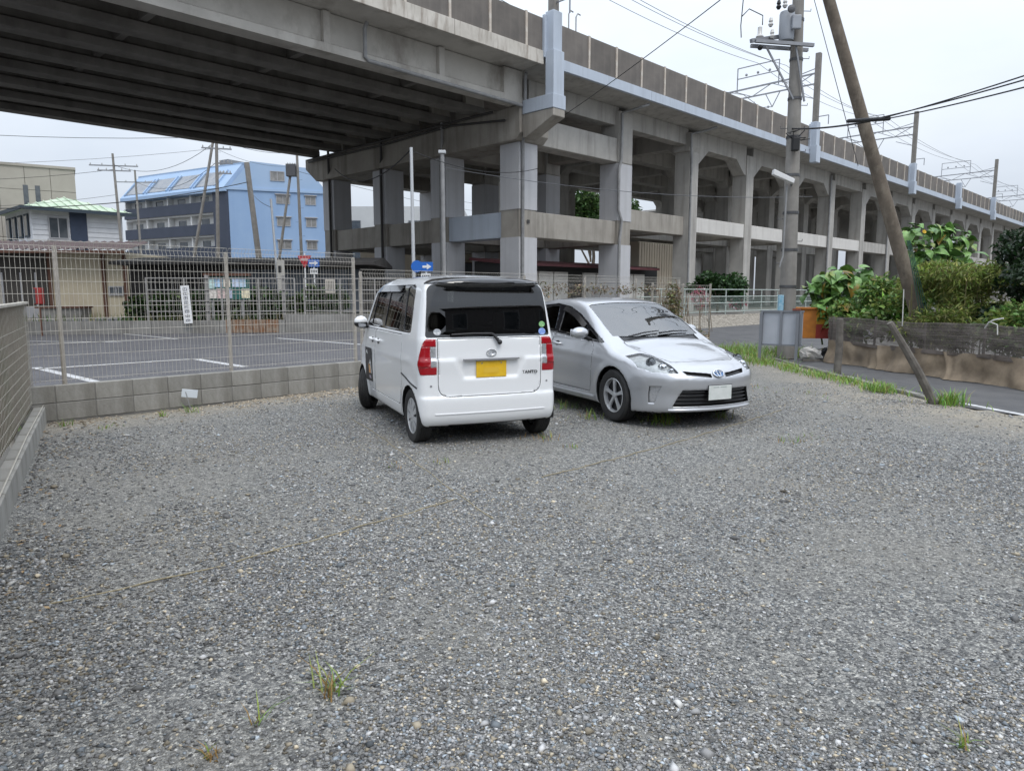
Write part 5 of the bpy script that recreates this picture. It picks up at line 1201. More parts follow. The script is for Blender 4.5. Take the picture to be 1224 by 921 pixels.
MB().tube([(-.24, -.2, 4.0), (-.25, -.19, 2.4), (-.32, -.2, 2.15)], .02, 6).build('conduit', m_pipe, up)
MB().box(-.285, -.165, -.16, -.08, .55, 1.50).build('blue_name_strip', mat('blue_strip', (.14, .36, .50), .6, (.35, .50, .58), 14), up, bevel=.01)
# leaning old pole, its wrap, stays
lp = pole('leaning_pole', (8.61, 14.4, -.1), (5.65, 14.4, 8.2), .142, .098, m_oldp, 'old brown concrete pole leaning over the garden fence', n=16, cat='utility pole')
MB().lathe([(.137, -.008), (.137, .008)], 14, Matrix.Translation((-.62, 0, 2.05)) @ Matrix.Rotation(R(-17), 4, 'Y')).build('wire_band', m_band, lp)
# green-cased stay wires fanning from the leaning pole
stay = empty('stay_wires', (7.95, 14.0, 0), 0, 'bundle of dark green stay wires beside the leaning pole', 'cable')
for k in range(4): MB().tube([(.12+.06*k, .0, .85), (-.34+.02*k, -.05, 2.55)], .008, 6).build('stay_wire', mat('stay_green', (.03, .085, .06), .5), stay)
tag(MB().tube([(7.72, 14.1, .9), (7.70, 14.1, 1.62)], .010, 8).build('white_pipe', mat('pipe_white', (.62, .61, .58), .5)), 'thin white pipe standing behind the leaning stake', 'pipe')
# left pole group
pole('utility_pole', (-21.4, 52.2, 0), (-20.9, 52.2, 13.4), .15, .10, m_pole, 'pale utility pole with many crossarms left of the blue block gable', arms=((12.5, 1.3, 1.2, .3), (11.7, 1.0, 1.0, .3), (10.7, .1, 1.1, .2), (10.0, .1, 1.0, .2)), steps=14, group='utility poles in the left distance')
pole('utility_pole', (-23.6, 51.5, 0), (-21.1, 52.2, 12.6), .115, .09, m_pole, 'brown pole leaning right against the many-armed pole', group='utility poles in the left distance')
pole('utility_pole', (-17.9, 52, 0), (-18.8, 52, 10.7), .22, .18, m_pole, 'short stout pole without crossarms before the blue gable', group='utility poles in the left distance')
pole('utility_pole', (-16.0, 55, 0), (-16.1, 55, 12.4), .13, .09, m_pole, 'dark pole with transformer by the viaduct before the blue gable', arms=((12.0, 1.3, 1.0, .2), (11.0, .8, .1, .2)), steps=10, group='utility poles in the left distance')
o = MB().box(-.9, -.2, -.3, .15, 10.2, 11.1).build('transformer_box', m_band, bpy.data.objects['utility_pole.004'] if 'utility_pole.004' in bpy.data.objects else None, bevel=.03)
pole('utility_pole', (-18.3, 54.5, 0), (-16.6, 55, 10.6), .115, .09, m_pole, 'dark pole leaning right beside the transformer pole', group='utility poles in the left distance')
pole('utility_pole', (-33.3, 62, 0), (-33.7, 62, 13.2), .14, .09, m_pole, 'distant pole above the green roof of the white house', arms=((12.2, 1.9, 1.9, .2), (11.8, 1.3, 1.3, .2)), group='utility poles in the left distance')
pole('utility_pole', (-38.5, 75, 0), (-38.6, 75, 14.0), .14, .09, m_pole, 'most distant pole beside the end of the blue roof', arms=((12.8, 2.0, 2.0, .1),), group='utility poles in the left distance')
m_wpole = mat('pale_metal', (.55, .56, .57), .4, metal=.3)
pole('metal_pole', (-8.72, 27, 0), (-8.93, 27, 5.0), .045, .04, m_wpole, 'thin white metal pole with meter boxes behind the mesh fence', cat='pole')
mpp = bpy.data.objects['metal_pole']
MB().box(-.05, .22, -.18, -.05, 1.55, 2.75).build('meter_box', mat('meter_cream', (.50, .48, .44), .6), mpp, bevel=.02); MB().box(.02, .14, -.19, -.18, 2.3, 2.55).build('meter_window', m_black, mpp); MB().box(-.35, -.05, -.12, -.06, .95, 1.2).build('small_notice', m_plate_w, mpp)
pole('metal_pole', (-3.27, 24, 0), (-3.29, 24, 6.25), .065, .05, m_wpole, 'slim white pole rising in front of the viaduct columns', cat='pole')
p3 = pole('metal_pole', (-2.64, 28, 0), (-2.66, 28, 6.8), .085, .08, m_pipe, 'grey capped pole rising against the second viaduct column', cat='pole')
MB().box(-.16, .12, -.12, .12, 6.8, 6.92).build('pole_cap', m_wpole, p3, bevel=.02)
# wires
W = lambda pts, r, label, m=m_black2, g='service wires': wire('service_wire', pts, r, m, label, group=g)
W(sag((6.42, 17, 5.30), (6.20, 12.6, 4.47), .05), .018, 'black cable from the utility pole to the leaning pole'); 
tag(MB().tube([(6.14, 12.62, 4.40), (6.2, 12.6, 4.46), (6.32, 12.55, 4.52)] if False else sag((6.14, 13.5, 4.66), (6.22, 12.2, 4.40), 0, 6), .035, 8).build('cable_wrap', m_black2, smooth=50), 'black cable sleeve where the wires cross the leaning pole', 'cable sleeve')
for k, (dz, y2) in enumerate(((.0, 118), (.02, 126), (-.02, 136))): W(sag((6.2, 12.5, 4.46+dz), (6.0+.0*k, 7.6, (4.0, 3.93, 3.83)[k]), .03), .010, ['upper of three cables leaving the leaning pole to the right', 'middle of three cables leaving the leaning pole to the right', 'lowest of three cables leaving the leaning pole to the right'][k])
W(sag((6.42, 17, 9.40), (2.25, 33.0, 9.35), .1), .014, 'long wire from the utility pole top to the viaduct corner')
W(sag((6.5, 17, 9.0), (7.55, 16, 4.3), .0), .008, 'thin stay dropping right of the utility pole')
W(sag((5.2, 17, 9.9), (-30, 20, 11), .8), .010, 'wire leaving the pole arm towards the upper left')
Lw = 'wires strung between the distant left poles'
for k, (a, b, s, r, lb) in enumerate((((-21.0, 52.2, 12.5), (-58, 40, 13.4), 1.2, .018, 'high wire from the many-armed pole over the white house'), ((-21.0, 52.2, 11.7), (-58, 45, 10.2), 1.0, .012, 'second wire from the many-armed pole to the left edge'), ((-18.6, 52, 9.4), (-30.5, 41.3, 6.3), .5, .028, 'thick black cable sagging from the short stout pole'), ((-30.5, 41.3, 6.3), (-54, 38, 7.2), .3, .028, 'thick black cable continuing to the left picture edge'),
        ((-21.0, 52.2, 12.5), (-16.1, 55, 12.0), .45, .015, 'wire between the many-armed pole and the transformer pole'), ((-21.0, 52.2, 11.7), (-16.1, 55, 11.0), .45, .012, 'lower wire between the many-armed pole and the transformer pole'), ((-33.7, 62, 12.3), (-21.0, 52.2, 12.2), 1.2, .018, 'wire from the distant pole to the many-armed pole'), ((-33.7, 62, 11.9), (-60, 60, 11.4), .8, .018, 'wire from the distant pole towards the tiled block'),
        ((-33.7, 62, 9.8), (-60, 58, 9.0), .9, .015, 'lower wire from the distant pole past the tiled block'), ((-38.6, 75, 12.9), (-21.1, 52.2, 10.7), 1.2, .018, 'wire from the most distant pole to the many-armed pole'), ((-16.1, 55, 12.0), (-2.0, 80, 11.0), .6, .015, 'wire from the transformer pole passing behind the columns'), ((-16.1, 55, 10.6), (4, 80, 9.6), .6, .015, 'lower wire from the transformer pole passing behind the columns'),
        ((-18.7, 52, 8.9), (-8.93, 27, 4.7), .2, .012, 'wire from the short stout pole to the thin white pole'), ((-3.29, 24, 6.2), (-9.3, 38.5, 8.0), .8, .022, 'sagging bundled wire from the slim white pole to the far column'), ((-3.29, 24, 6.15), (1.2, 33.6, 7.2), .4, .014, 'wire from the slim white pole to the front column'), ((-2.66, 28, 6.3), (14, 34, 6.0), .4, .012, 'thin wire crossing before the front columns'))):
    W(sag(a, b, s), r, lb, m_black2 if r > .013 else m_wire, Lw)
# signs
def sign_plate(parent, name, poly, y, m, th=.012): return MB().prism(poly, 'y', y-th, y).build(name, m, parent)
m_sblue = mat('sign_blue', (.015, .13, .50), .4); m_swhite = mat('sign_white', (.75, .75, .75), .4); m_sred = mat('sign_red', (.45, .02, .03), .4)
def arrow_sign(loc, rz, w, h, label, ph):
    t = empty('one_way_sign', loc, rz, label, 'sign'); MB().tube([(0, .03, -loc[2]*0), (0, .03, ph)], .03, 8).build('sign_post', m_swhite, t, smooth=50)
    pl = sign_plate(t, 'sign_plate', rounded([(-w/2, ph-h), (w/2, ph-h), (w/2, ph), (-w/2, ph)], .03), -.01, m_sblue); c = ph-h/2
    sign_plate(pl, 'arrow', [(-w*.38, c-h*.12), (w*.08, c-h*.12), (w*.08, c-h*.32), (w*.40, c), (w*.08, c+h*.32), (w*.08, c+h*.12), (-w*.38, c+h*.12)], -.024, m_swhite, .004)
    sp = sign_plate(t, 'supplement_plate', [(-w*.34, ph-h-.25), (w*.34, ph-h-.25), (w*.34, ph-h-.06), (-w*.34, ph-h-.06)], -.01, m_swhite)
    mb = MB()
    for k in range(4): mb.box(-w*.25+k*w*.14, -w*.25+k*w*.14+w*.08, -.026, -.0225, ph-h-.2, ph-h-.11)
    mb.build('print', m_black, sp); return t
arrow_sign((-7.15, 26, .4), R(4), .40, .27, 'blue one way arrow sign on thin white post beside the red triangle', 2.35)
o = arrow_sign((-2.45, 20.5, .3), R(-10), .42, .26, 'blue one way arrow sign just above the wagon roof', 2.12)
MB().lathe([(0, 0), (.17, 0), (.17, .012), (0, .012)], 20, Matrix.Translation((-.26, -.02, 2.0)) @ Matrix.Rotation(R(90), 4, 'X')).build('round_sign', m_sblue, o)
t = empty('stop_sign', (-7.65, 26.6, .4), R(6), 'red inverted triangle stop sign seen through the mesh fence', 'sign')
MB().tube([(0, .03, 0), (0, .03, 2.6)], .03, 8).build('sign_post', m_swhite, t, smooth=50); sp = sign_plate(t, 'sign_plate', rounded([(0, 2.05), (.26, 2.52), (-.26, 2.52)], .05), -.01, m_sred)
sign_plate(sp, 'print', [(-.13, 2.34), (.13, 2.34), (.13, 2.42), (-.13, 2.42)], -.024, mat('print_pale', (.55, .35, .35), .5), .004)
t = empty('notice_board', (-9.25, 23.35, .68), WA, 'notice board covered with pale posters on the far wall', 'notice board')
MB().box(-.68, .68, .02, .06, .66, 1.40).build('board', mat('board_green', (.02, .12, .10), .7), t)
for x in (-.5, .42): MB().box(x-.04, x+.04, .06, .12, 0, 1.4).build('board_leg', m_pipe, t)
MB().box(-.72, .72, -.1, .14, 1.42, 1.5).build('board_roof', m_brown, t)
cols = [(.45, .60, .58), (.35, .50, .66), (.62, .56, .48), (.46, .54, .68), (.42, .55, .66), (.58, .54, .50), (.55, .42, .40), (.42, .46, .60), (.66, .60, .42)]
for k, (x0, z0, w_, h_) in enumerate(((-.66, 1.02, .25, .34), (-.40, 1.06, .25, .30), (-.13, 1.06, .22, .30), (.14, 1.06, .22, .30), (.37, 1.06, .20, .30), (-.64, .69, .28, .30), (-.35, .69, .26, .32), (-.08, .70, .20, .30), (.42, .70, .25, .30))):
    MB().box(x0, x0+w_, .008, .018, z0, z0+h_).build('poster', mat('poster_%d' % k, cols[k], .7, tuple(min(1, c*1.5) for c in cols[k]), 9, contrast=(.42, .58)), t)
t = empty('vertical_sign', (-9.98, 22.0, .62), R(8), 'tall narrow white sign with dark characters leaning on the far wall', 'sign'); t.rotation_euler = (R(-4), R(-4), R(8))
MB().box(-.125, .125, 0, .02, 0, 1.16).build('sign_plate', m_swhite, t)
for k in range(8):                                                     # blurred characters: short strokes
    z = 1.05-k*.135; mb = MB()
    for (a, b, c, e) in ((-.06, .06, .03, .042), (-.05, .05, -.005, .006), (-.006, .006, -.05, .045), (-.06, -.045, -.04, .02), (.045, .06, -.04, .02), (-.055, .055, -.05, -.038)):
        if random.random() < .85: mb.box(a, b, -.004, -.0005, z+c, z+e)
    mb.build('character', m_navy, t)
t = empty('red_box', (-13.8, 20.9, .3), R(5), 'small red fire hose box on a post by the netted fence end', 'box')
MB().box(-.11, .11, -.1, .1, .92, 1.40).build('cabinet', mat('cabinet_red', (.35, .03, .025), .5, (.25, .03, .03), 8), t, bevel=.03); MB().box(-.10, -.04, -.102, -.1005, .95, 1.37).build('door_seam', m_band, t); MB().tube([(0, 0, 0), (0, 0, .92)], .03, 8).build('post', m_brown, t)
t = empty('notice_plate', (-5.98, 23.6, .8), R(6), 'square beige notice plate fixed on the far pipe fence', 'sign')
MB().box(-.16, .16, -.03, -.01, .75, 1.22).build('plate', mat('plate_beige', (.50, .46, .40), .7), t); mb = MB(); [mb.box(-.10+k*.05, -.085+k*.05, -.035, -.0305, .82, 1.14) for k in range(5)]; mb.build('print', m_pipe_d, t)
t = empty('ground_sign', (-4.42, 9.58, 0), R(30), 'little white sign stuck in the gravel against the block wall', 'sign')
pl = MB().box(-.10, .10, -.01, 0, .14, .25).build('plate', mat('plate_pale', (.62, .66, .70), .4), t, bevel=.003); pl.rotation_euler = (0, R(9), 0); MB().bar((-.02, .0, .22), (.04, .0, -.05), .02, .012).build('stake', m_pipe, t)
# grey signboard seen from behind
t = empty('grey_signboard', (5.95, 15.9, 0), R(-30)+0, 'grey metal signboard seen from behind on two posts by the kerb', 'signboard')
MB().box(-.36, .50, .0, .02, .42, 1.13).build('board', mat('board_grey', (.40, .42, .46), .5, (.35, .37, .41), 2), t)
m_ang = mat('angle_steel', (.20, .21, .23), .5, metal=.3)
for x in (-.36, .05, .46): MB().box(x-.025, x+.025, -.045, -.001, .42, 1.14).build('stiffener', m_ang, t)
MB().box(-.385, .52, -.04, .03, 1.13, 1.165).build('top_rail', m_ang, t); MB().box(-.385, .52, -.04, .03, .385, .42).build('bottom_rail', m_ang, t)
for x in (-.37, .40): MB().box(x-.03, x+.03, -.09, -.046, -.1, 1.10).build('post', m_ang, t)
MB().box(.28, .44, -.06, .05, 1.166, 1.21).build('rust_cap', mat('rust_red', (.20, .06, .04), .9), t)
# ------------------------------------------------------------------ plants
def quad_cloud(name, m, parent, C, size, aspect, col, up=.3, fold=.25, rs=None):
    """many small folded leaves (6-vertex rhombs) at points C; col is an (n,3) colour array"""
    r = rs or rng; n = len(C); s = size*(.6+.8*r.random(n))
    nrm = r.normal(0, 1, (n, 3)); nrm[:, 2] = np.abs(nrm[:, 2])+up; nrm /= np.linalg.norm(nrm, axis=1)[:, None]
    t = r.normal(0, 1, (n, 3)); t -= (t*nrm).sum(1)[:, None]*nrm; t /= np.linalg.norm(t, axis=1)[:, None]; b = np.cross(nrm, t)
    L_, W_ = s[:, None], (s*aspect)[:, None]
    P = [C, C+t*L_*.45+b*W_*.5+nrm*L_*fold*.35, C+t*L_-nrm*L_*.1, C+t*L_*.45-b*W_*.5+nrm*L_*fold*.35]
    V = np.stack(P, 1).reshape(-1, 3); T = (np.array([(0, 1, 2), (0, 2, 3)])[None]+4*np.arange(n)[:, None, None]).reshape(-1, 3)
    me = bpy.data.meshes.new(name); me.vertices.add(len(V)); me.vertices.foreach_set('co', V.ravel().astype('f4')); me.loops.add(T.size); me.loops.foreach_set('vertex_index', T.ravel().astype('i4')); me.polygons.add(len(T))
    me.polygons.foreach_set('loop_start', np.arange(0, T.size, 3, dtype='i4')); me.polygons.foreach_set('loop_total', np.full(len(T), 3, 'i4'))
    a = me.attributes.new('col', 'FLOAT_COLOR', 'POINT'); a.data.foreach_set('color', np.repeat(np.concatenate([col, np.ones((n, 1))], 1), 4, 0).ravel().astype('f4'))
    me.update(calc_edges=True); me.materials.append(m); o = bpy.data.objects.new(name, me); link(o, parent); return o
def leafmat(name, rough=.5, trans=.3):
    if name in MATS: return MATS[name]
    m = mat(name, (.1, .1, .1), rough, attr='col'); t = m.node_tree; b = t.nodes['Principled BSDF']; K = t.links.new
    tr = N(t, 'ShaderNodeBsdfTranslucent'); at = [q for q in t.nodes if q.type == 'ATTRIBUTE'][0]; K(at.outputs['Color'], tr.inputs[0]); ms = N(t, 'ShaderNodeMixShader'); ms.inputs[0].default_value = trans
    out = [q for q in t.nodes if q.type == 'OUTPUT_MATERIAL'][0]; K(b.outputs[0], ms.inputs[1]); K(tr.outputs[0], ms.inputs[2]); K(ms.outputs[0], out.inputs[0]); return m
m_leaf = leafmat('leaf'); m_bark = mat('bark', (.10, .08, .06), .95, (.16, .13, .10), 7, bump=.6, bscale=30)
def blobs(spec, n, hollow=.55):
    """points in a union of ellipsoids (x,y,z,rx,ry,rz), denser near the skin, with clumps"""
    w = np.array([s[3]*s[4]*s[5] for s in spec]); w = w/w.sum(); k = rng.choice(len(spec), n, p=w); S = np.array(spec)[k]
    d = rng.normal(0, 1, (n, 3)); d /= np.linalg.norm(d, axis=1)[:, None]; rr = (hollow+(1-hollow)*rng.random(n)**.6)[:, None]
    return S[:, :3]+d*rr*S[:, 3:6]
def cols(n, base, var=.3, alt=None, p=.2):
    g = np.array(base)[None]*np.exp(rng.normal(0, var, (n, 1)))*(1+rng.normal(0, .08, (n, 3)))
    if alt is not None: q = rng.random(n) < p; g[q] = np.array(alt)[None]*np.exp(rng.normal(0, var, (q.sum(), 1)))
    return np.clip(g, .004, .8)
def tree(name, loc, h, spec, n, size, base, label, alt=None, cat='tree', group=None, trunk=.12, aspect=.55, limbs=5, p=.2, up=.3):
    t = empty(name, loc, 0, label, cat, group); mb = MB(); top = max(s[2] for s in spec)
    mb.tube([(0, 0, -.1), (.03*h, .02*h, top*.45), (0, 0, top*.95)], [trunk, trunk*.7, trunk*.25], 8)
    for k in range(limbs):
        s = spec[k % len(spec)]; z0 = top*(.25+.4*random.random()); mb.tube([(0, 0, z0), (s[0]*.5, s[1]*.5, (z0+s[2])*.5), (s[0], s[1], s[2])], [trunk*.5, trunk*.3, trunk*.1], 6)
    mb.build('trunk', m_bark, t, smooth=60); C = blobs(spec, n); o = quad_cloud('crown', m_leaf, t, C, size, aspect, cols(n, base, .35, alt, p), up); return t
def clumps(w, d, h, n, r): return [(random.uniform(-w, w), random.uniform(-d, d), random.uniform(h*.35, h)-r*.5, r*random.uniform(.6, 1.2), r*random.uniform(.6, 1.2), r*random.uniform(.5, 1.0)) for _ in range(n)]
# trees glimpsed through the viaduct
def bigtree(loc, h, w, label): return tree('broadleaf_tree', loc, h, [(random.uniform(-w, w), random.uniform(-w*.6, w*.6), random.uniform(h*.5, h*.92), w*random.uniform(.28, .5), w*random.uniform(.28, .5), h*random.uniform(.08, .16)) for _ in range(12)], 6500, .75, (.05, .10, .025), label, (.07, .11, .03), trunk=.35, group='trees beyond the viaduct')
bigtree((12.2, 112, 0), 17.5, 6.0, 'green tree seen through the gap right of the front column'); bigtree((22.6, 112, 0), 17.5, 7.5, 'wide green tree seen beyond the second and third columns'); bigtree((33, 120, 0), 15, 6.5, 'green tree showing behind the third column gap')
# flowering shrub
sh = tree('flowering_shrub', (11.3, 39.4, .4), 2.5, clumps(1.05, .6, 2.35, 11, .55), 3200, .22, (.028, .070, .020), 'round dark green shrub with pink flowers by the green pipe fence', (.05, .10, .03), 'shrub', trunk=.08)
C = blobs([(-1.1, -.5, .85, .5, .3, .6), (.9, -.7, .55, .6, .2, .3)], 320); quad_cloud('blossom', m_leaf, sh, C, .16, .8, np.concatenate([cols(200, (.45, .10, .16), .2), cols(120, (.62, .48, .46), .15)]))
# evergreen at the right edge, feathery bamboo hedge
tree('dark_evergreen', (9.75, 12.9, 0), 2.6, clumps(.75, .7, 2.6, 15, .42), 6500, .10, (.014, .034, .012), 'dense dark evergreen bush at the right edge of the garden', (.03, .06, .02), 'bush', trunk=.08)
hb = empty('bamboo_hedge', (8.95, 14.2, 0), 0, 'feathery yellow green bamboo hedge behind the dark netting', 'hedge')
spec = [(random.uniform(-1.0, 1.2), random.uniform(-.8, .8), random.uniform(.6, 1.95), random.uniform(.25, .45), random.uniform(.25, .4), random.uniform(.18, .34)) for _ in range(38)]
C = blobs(spec, 14000, .2); quad_cloud('foliage', m_leaf, hb, C, .13, .20, cols(14000, (.19, .25, .055), .35, (.30, .30, .10), .30), up=.0)
mb = MB()
for k in range(18): x, y = random.uniform(-1.1, 1.3), random.uniform(-.7, .7); mb.tube([(x, y, 0), (x+random.uniform(-.1, .1), y, random.uniform(1.3, 2.2))], .011, 5)
o = mb.build('canes', mat('bamboo_cane', (.13, .13, .05), .7, (.20, .17, .08), 8), hb); o['kind'] = 'stuff'
# big-leaved garden plants
def bigleaf_mesh(w, l, curl):
    """pointed heart-shaped leaf, folded along the midrib, tip drooping, edge slightly wavy"""
    vs, fs, n = [], [], 8
    for k in range(n+1):
        t = k/n; hw = w*.5*(math.sin(math.pi*min(1, t*.93+.07))**.75)*(1.12-.55*t); zc = .10*l*math.sin(math.pi*t)-curl*l*t*t
        for q in (-1, -.5, 0, .5, 1): vs.append((l*t - (.10*l*abs(q) if k == 0 else 0), hw*q, zc+.30*hw*abs(q)+.05*l*math.sin(5*t+3*q)*abs(q)-.10*hw*q*q))
    for k in range(n):
        for q in range(4): a = k*5+q; fs.append((a, a+5, a+6, a+1))
    me = MB().add(vs, fs).mesh('leaf', fix=False); me.polygons.foreach_set('use_smooth', [True]*len(fs)); return me
m_bl = [mat('big_leaf_%d' % k, c, .45, c2, 7, contrast=(.4, .65)) for k, (c, c2) in enumerate((((.07, .16, .035), (.11, .22, .055)), ((.12, .25, .055), (.20, .34, .10)), ((.26, .31, .08), (.16, .25, .06)), ((.30, .17, .03), (.12, .14, .03))))]
BL = []
for k, mm in enumerate(m_bl):
    me = bigleaf_mesh(.40, .48, (.25, .45, .15, .6)[k]); me.materials.append(mm); BL.append(me)
def bigplant(name, loc, spec, n, sc, label):
    t = empty(name, loc, 0, label, 'plant'); mb = MB()
    for k in range(9): s = random.choice(spec); mb.tube([(s[0]*.6, s[1]*.6, 0), (s[0]*.8, s[1]*.8, s[2]*.5), (s[0], s[1], s[2])], [.022, .018, .010], 6)
    mb.build('stems', mat('green_stem', (.09, .14, .04), .7), t); P = blobs(spec, n, .5)
    for p in P:
        o = bpy.data.objects.new('leaf', random.choices(BL, (4, 5, 2, .5))[0]); link(o, t); o.location = p; d = random.uniform(-3.14, 3.14) if random.random() < .5 else random.uniform(-2.8, -.3); s = sc*random.uniform(.4, 1.25)
        o.rotation_euler = (random.uniform(-.7, .7), random.uniform(-.25, 1.15), d); o.scale = (s, s, s)
    return t
bigplant('broad_leaf_plant', (8.05, 17.6, .28), [(-.60, 0, 1.25, .38, .3, .36), (-.1, .1, 1.45, .45, .4, .45), (.35, 0, 1.55, .4, .3, .40), (.75, -.2, 1.25, .35, .3, .45), (.0, -.3, .85, .7, .3, .4)], 260, .74, 'broad leaved green plants behind the orange cabinet')
bigplant('broad_leaf_plant', (9.90, 17.0, .22), [(-.55, 0, 2.55, .30, .3, .42), (-.05, 0, 2.55, .42, .3, .38), (.45, .1, 2.65, .42, .3, .34), (.75, 0, 2.35, .30, .3, .3), (0, 0, 2.05, .7, .4, .4)], 300, .60, 'tall broad leaved plant rising above the bamboo hedge')
pl2 = bpy.data.objects['broad_leaf_plant.001']
for x, z in ((-.45, 2.72),): MB().lathe([(0, .02), (.015, .015), (.02, 0), (.045, .01), (.015, -.02)], 10, Matrix.Translation((x, -.38, z)) @ Matrix.Rotation(R(70), 4, 'X')).build('flower', mat('petal_yellow', (.62, .40, .03), .6), pl2)
# mixed low growth in the garden
C = blobs([(8.4, 15.8, 1.0, .6, .6, .5), (7.9, 16.9, .9, .4, .4, .5), (9.0, 12.6, .9, .7, .5, .5), (9.6, 16.2, 1.7, .9, .5, .5), (7.7, 15.9, .8, .25, .3, .4), (8.75, 15.6, 1.45, .45, .4, .45), (8.5, 16.6, 1.5, .5, .4, .45), (9.5, 15.5, 1.9, .6, .4, .35)], 10000, .3)
o = quad_cloud('undergrowth', m_leaf, None, C, .13, .5, cols(10000, (.11, .20, .045), .4, (.22, .26, .07), .3)); tag(o, 'tangled green undergrowth filling the garden behind the netting', 'undergrowth', kind='stuff')
# hedge behind the far pipe fence
C = blobs([(-12.6+k*.62, 24.5+.10*k+random.uniform(-.2, .2), 1.05+random.uniform(-.2, .25), .6, .4, .55) for k in range(11)], 5000, .4)
o = quad_cloud('hedge_foliage', m_leaf, None, C, .20, .5, cols(5000, (.03, .065, .02), .4, (.06, .09, .025), .3)); tag(o, 'dark green growth behind the far pipe fence', 'hedge', kind='stuff')
# dry vines on the fence end behind the hatchback
vf = empty('vine_covered_netting', (3.55, 18.0, 0), R(42), 'wire netting overgrown with dry brown vines behind the hatchback', 'fence')
mp3 = mesh_panel(2.6, 1.75, fold=False, pitch=.09, hp=.09, r=.004).build('mesh_panel', m_fpost, vf, fix=False); mp3['kind'] = 'stuff'
for x in (0, 1.3, 2.6): MB().tube([(x, .03, 0), (x, .03, 1.8)], .03, 8).build('fence_post', m_fpost, vf, smooth=50)
mb = MB()
for k in range(70):
    x = random.gauss(.75, .35) if k % 3 else random.uniform(0, 2.6); z0 = random.uniform(.2, 1.9); mb.tube([(x, -.03, z0), (x+random.uniform(-.15, .15), -.06, z0-random.uniform(.2, .5)), (x+random.uniform(-.2, .2), -.03, max(.05, z0-random.uniform(.5, 1.2)))], .008, 4, cap=False)
o = mb.build('vine_stems', mat('dry_vine', (.17, .12, .075), .95, (.26, .20, .13), 6), vf); o['kind'] = 'stuff'
C = np.concatenate([blobs([(.75, -.05, 1.25, .42, .12, .7)], 700, .1), blobs([(.6, -.05, .4, .6, .12, .3), (1.9, -.05, .3, .6, .15, .25)], 600, .1)]); quad_cloud('vine_leaves', m_leaf, vf, C, .08, .6, cols(1300, (.24, .19, .12), .35, (.16, .19, .07), .25))
C = np.concatenate([blobs([(5.5+k*.9, -.0, 1.62, .6, .10, .16)], 120, .1) for k in range(9)]); o = quad_cloud('dry_creeper', m_leaf, fence, C, .07, .5, cols(len(C), (.20, .155, .10), .3, (.12, .13, .05), .15)); o['kind'] = 'stuff'

# ------------------------------------------------------------------ garden fence with netting and tarp
G0, G1 = Vector((7.22, 16.2, 0)), Vector((9.15, 8.4, 0)); GD = (G1-G0).normalized(); GL = (G1-G0).length
gfn = empty('garden_fence', G0, math.atan2(GD.y, GD.x), 'low garden fence of dark ribbed netting over beige tarpaulin beside the alley', 'fence')
m_tarp = mat('tarpaulin', (.29, .225, .155), .85, (.165, .125, .085), 3.2, 8, bump=.25, bscale=30, streak=(.12, .10, .08), streak_scale=(1.5, 1.5, 1.2), streak_amt=.5)
m_dnet = mat('dark_netting', (.075, .062, .055), .8, (.16, .135, .12), 2.2, 7, rnd=.35)
mb = MB(); nx, nz = 300, 14; vs = []
for i in range(nx+1):
    x = GL*i/nx
    for j in range(nz+1):
        z = .49*j/nz; fold = .05*math.sin(x*4.1+.8*math.sin(x*1.7)-1.5*z)*(1-z/.6)+.028*math.sin(x*9.3+5*z*math.sin(x*3))+.016*math.sin(x*23+9*z*math.sin(x*2.1))*(1-z/.55)+.03*math.sin(13*z+4*math.sin(x*1.3))*(1-z/.52)+.05*math.exp(-((x-1.55-.4*(.5-z))/.05)**2)+.06*math.exp(-((x-3.2-.5*(.5-z))/.045)**2)
        vs.append((x, -.02-fold-.10*(1-z/.49)**2, z+.012*math.sin(x*3.3)*(j == nz)))
mb.add(vs, [(i*(nz+1)+j, (i+1)*(nz+1)+j, (i+1)*(nz+1)+j+1, i*(nz+1)+j+1) for i in range(nx) for j in range(nz)]); mb.build('tarpaulin', m_tarp, gfn, smooth=70)
for k in range(32):
    z = .42+k*.0185; mb = MB(); pts = [(GL*i/24, -.03+.012*math.sin(i*1.3+k*.4)+.006*math.sin(i*3.1), z+.018*math.sin(i*.7)+.004*math.sin(i*2.3+k)) for i in range(25)]
    mb.add([(p[0], p[1], p[2]-.006) for p in pts]+[(p[0], p[1]+.004, p[2]+.006) for p in pts], [(i, i+1, 26+i, 25+i) for i in range(24)]); mb.build('netting_rib', m_dnet, gfn, smooth=60)
m_wpost = mat('weathered_timber', (.17, .155, .135), .95, (.09, .08, .07), 6, 9, bump=.6, bscale=30)
for k in range(7): MB().tube([(.05+k*1.3, .05, -.1), (.05+k*1.3, .06, 1.02+.04*math.sin(k*2))], .025, 7).build('stake', m_wpost, gfn)
MB().tube([(4.05, -.06, .95), (4.15, -.10, 1.05), (4.25, -.10, 1.10), (4.40, -.08, 1.13)], .013, 7).build('white_tube', mat('pipe_white', (.62, .61, .58), .5), gfn, smooth=60)
mb = MB(); mb.tube([(4.12, -.06, 1.06), (4.28, -.06, 1.02), (4.3, -.06, .85)], .010, 6); mb.build('white_tube', mat('pipe_white', (.62, .61, .58), .5), gfn)
# return side of the garden towards the pole
o = MB().box(-.02, .02, .0, .9, .0, .9).build('end_cloth', m_dnet, gfn)
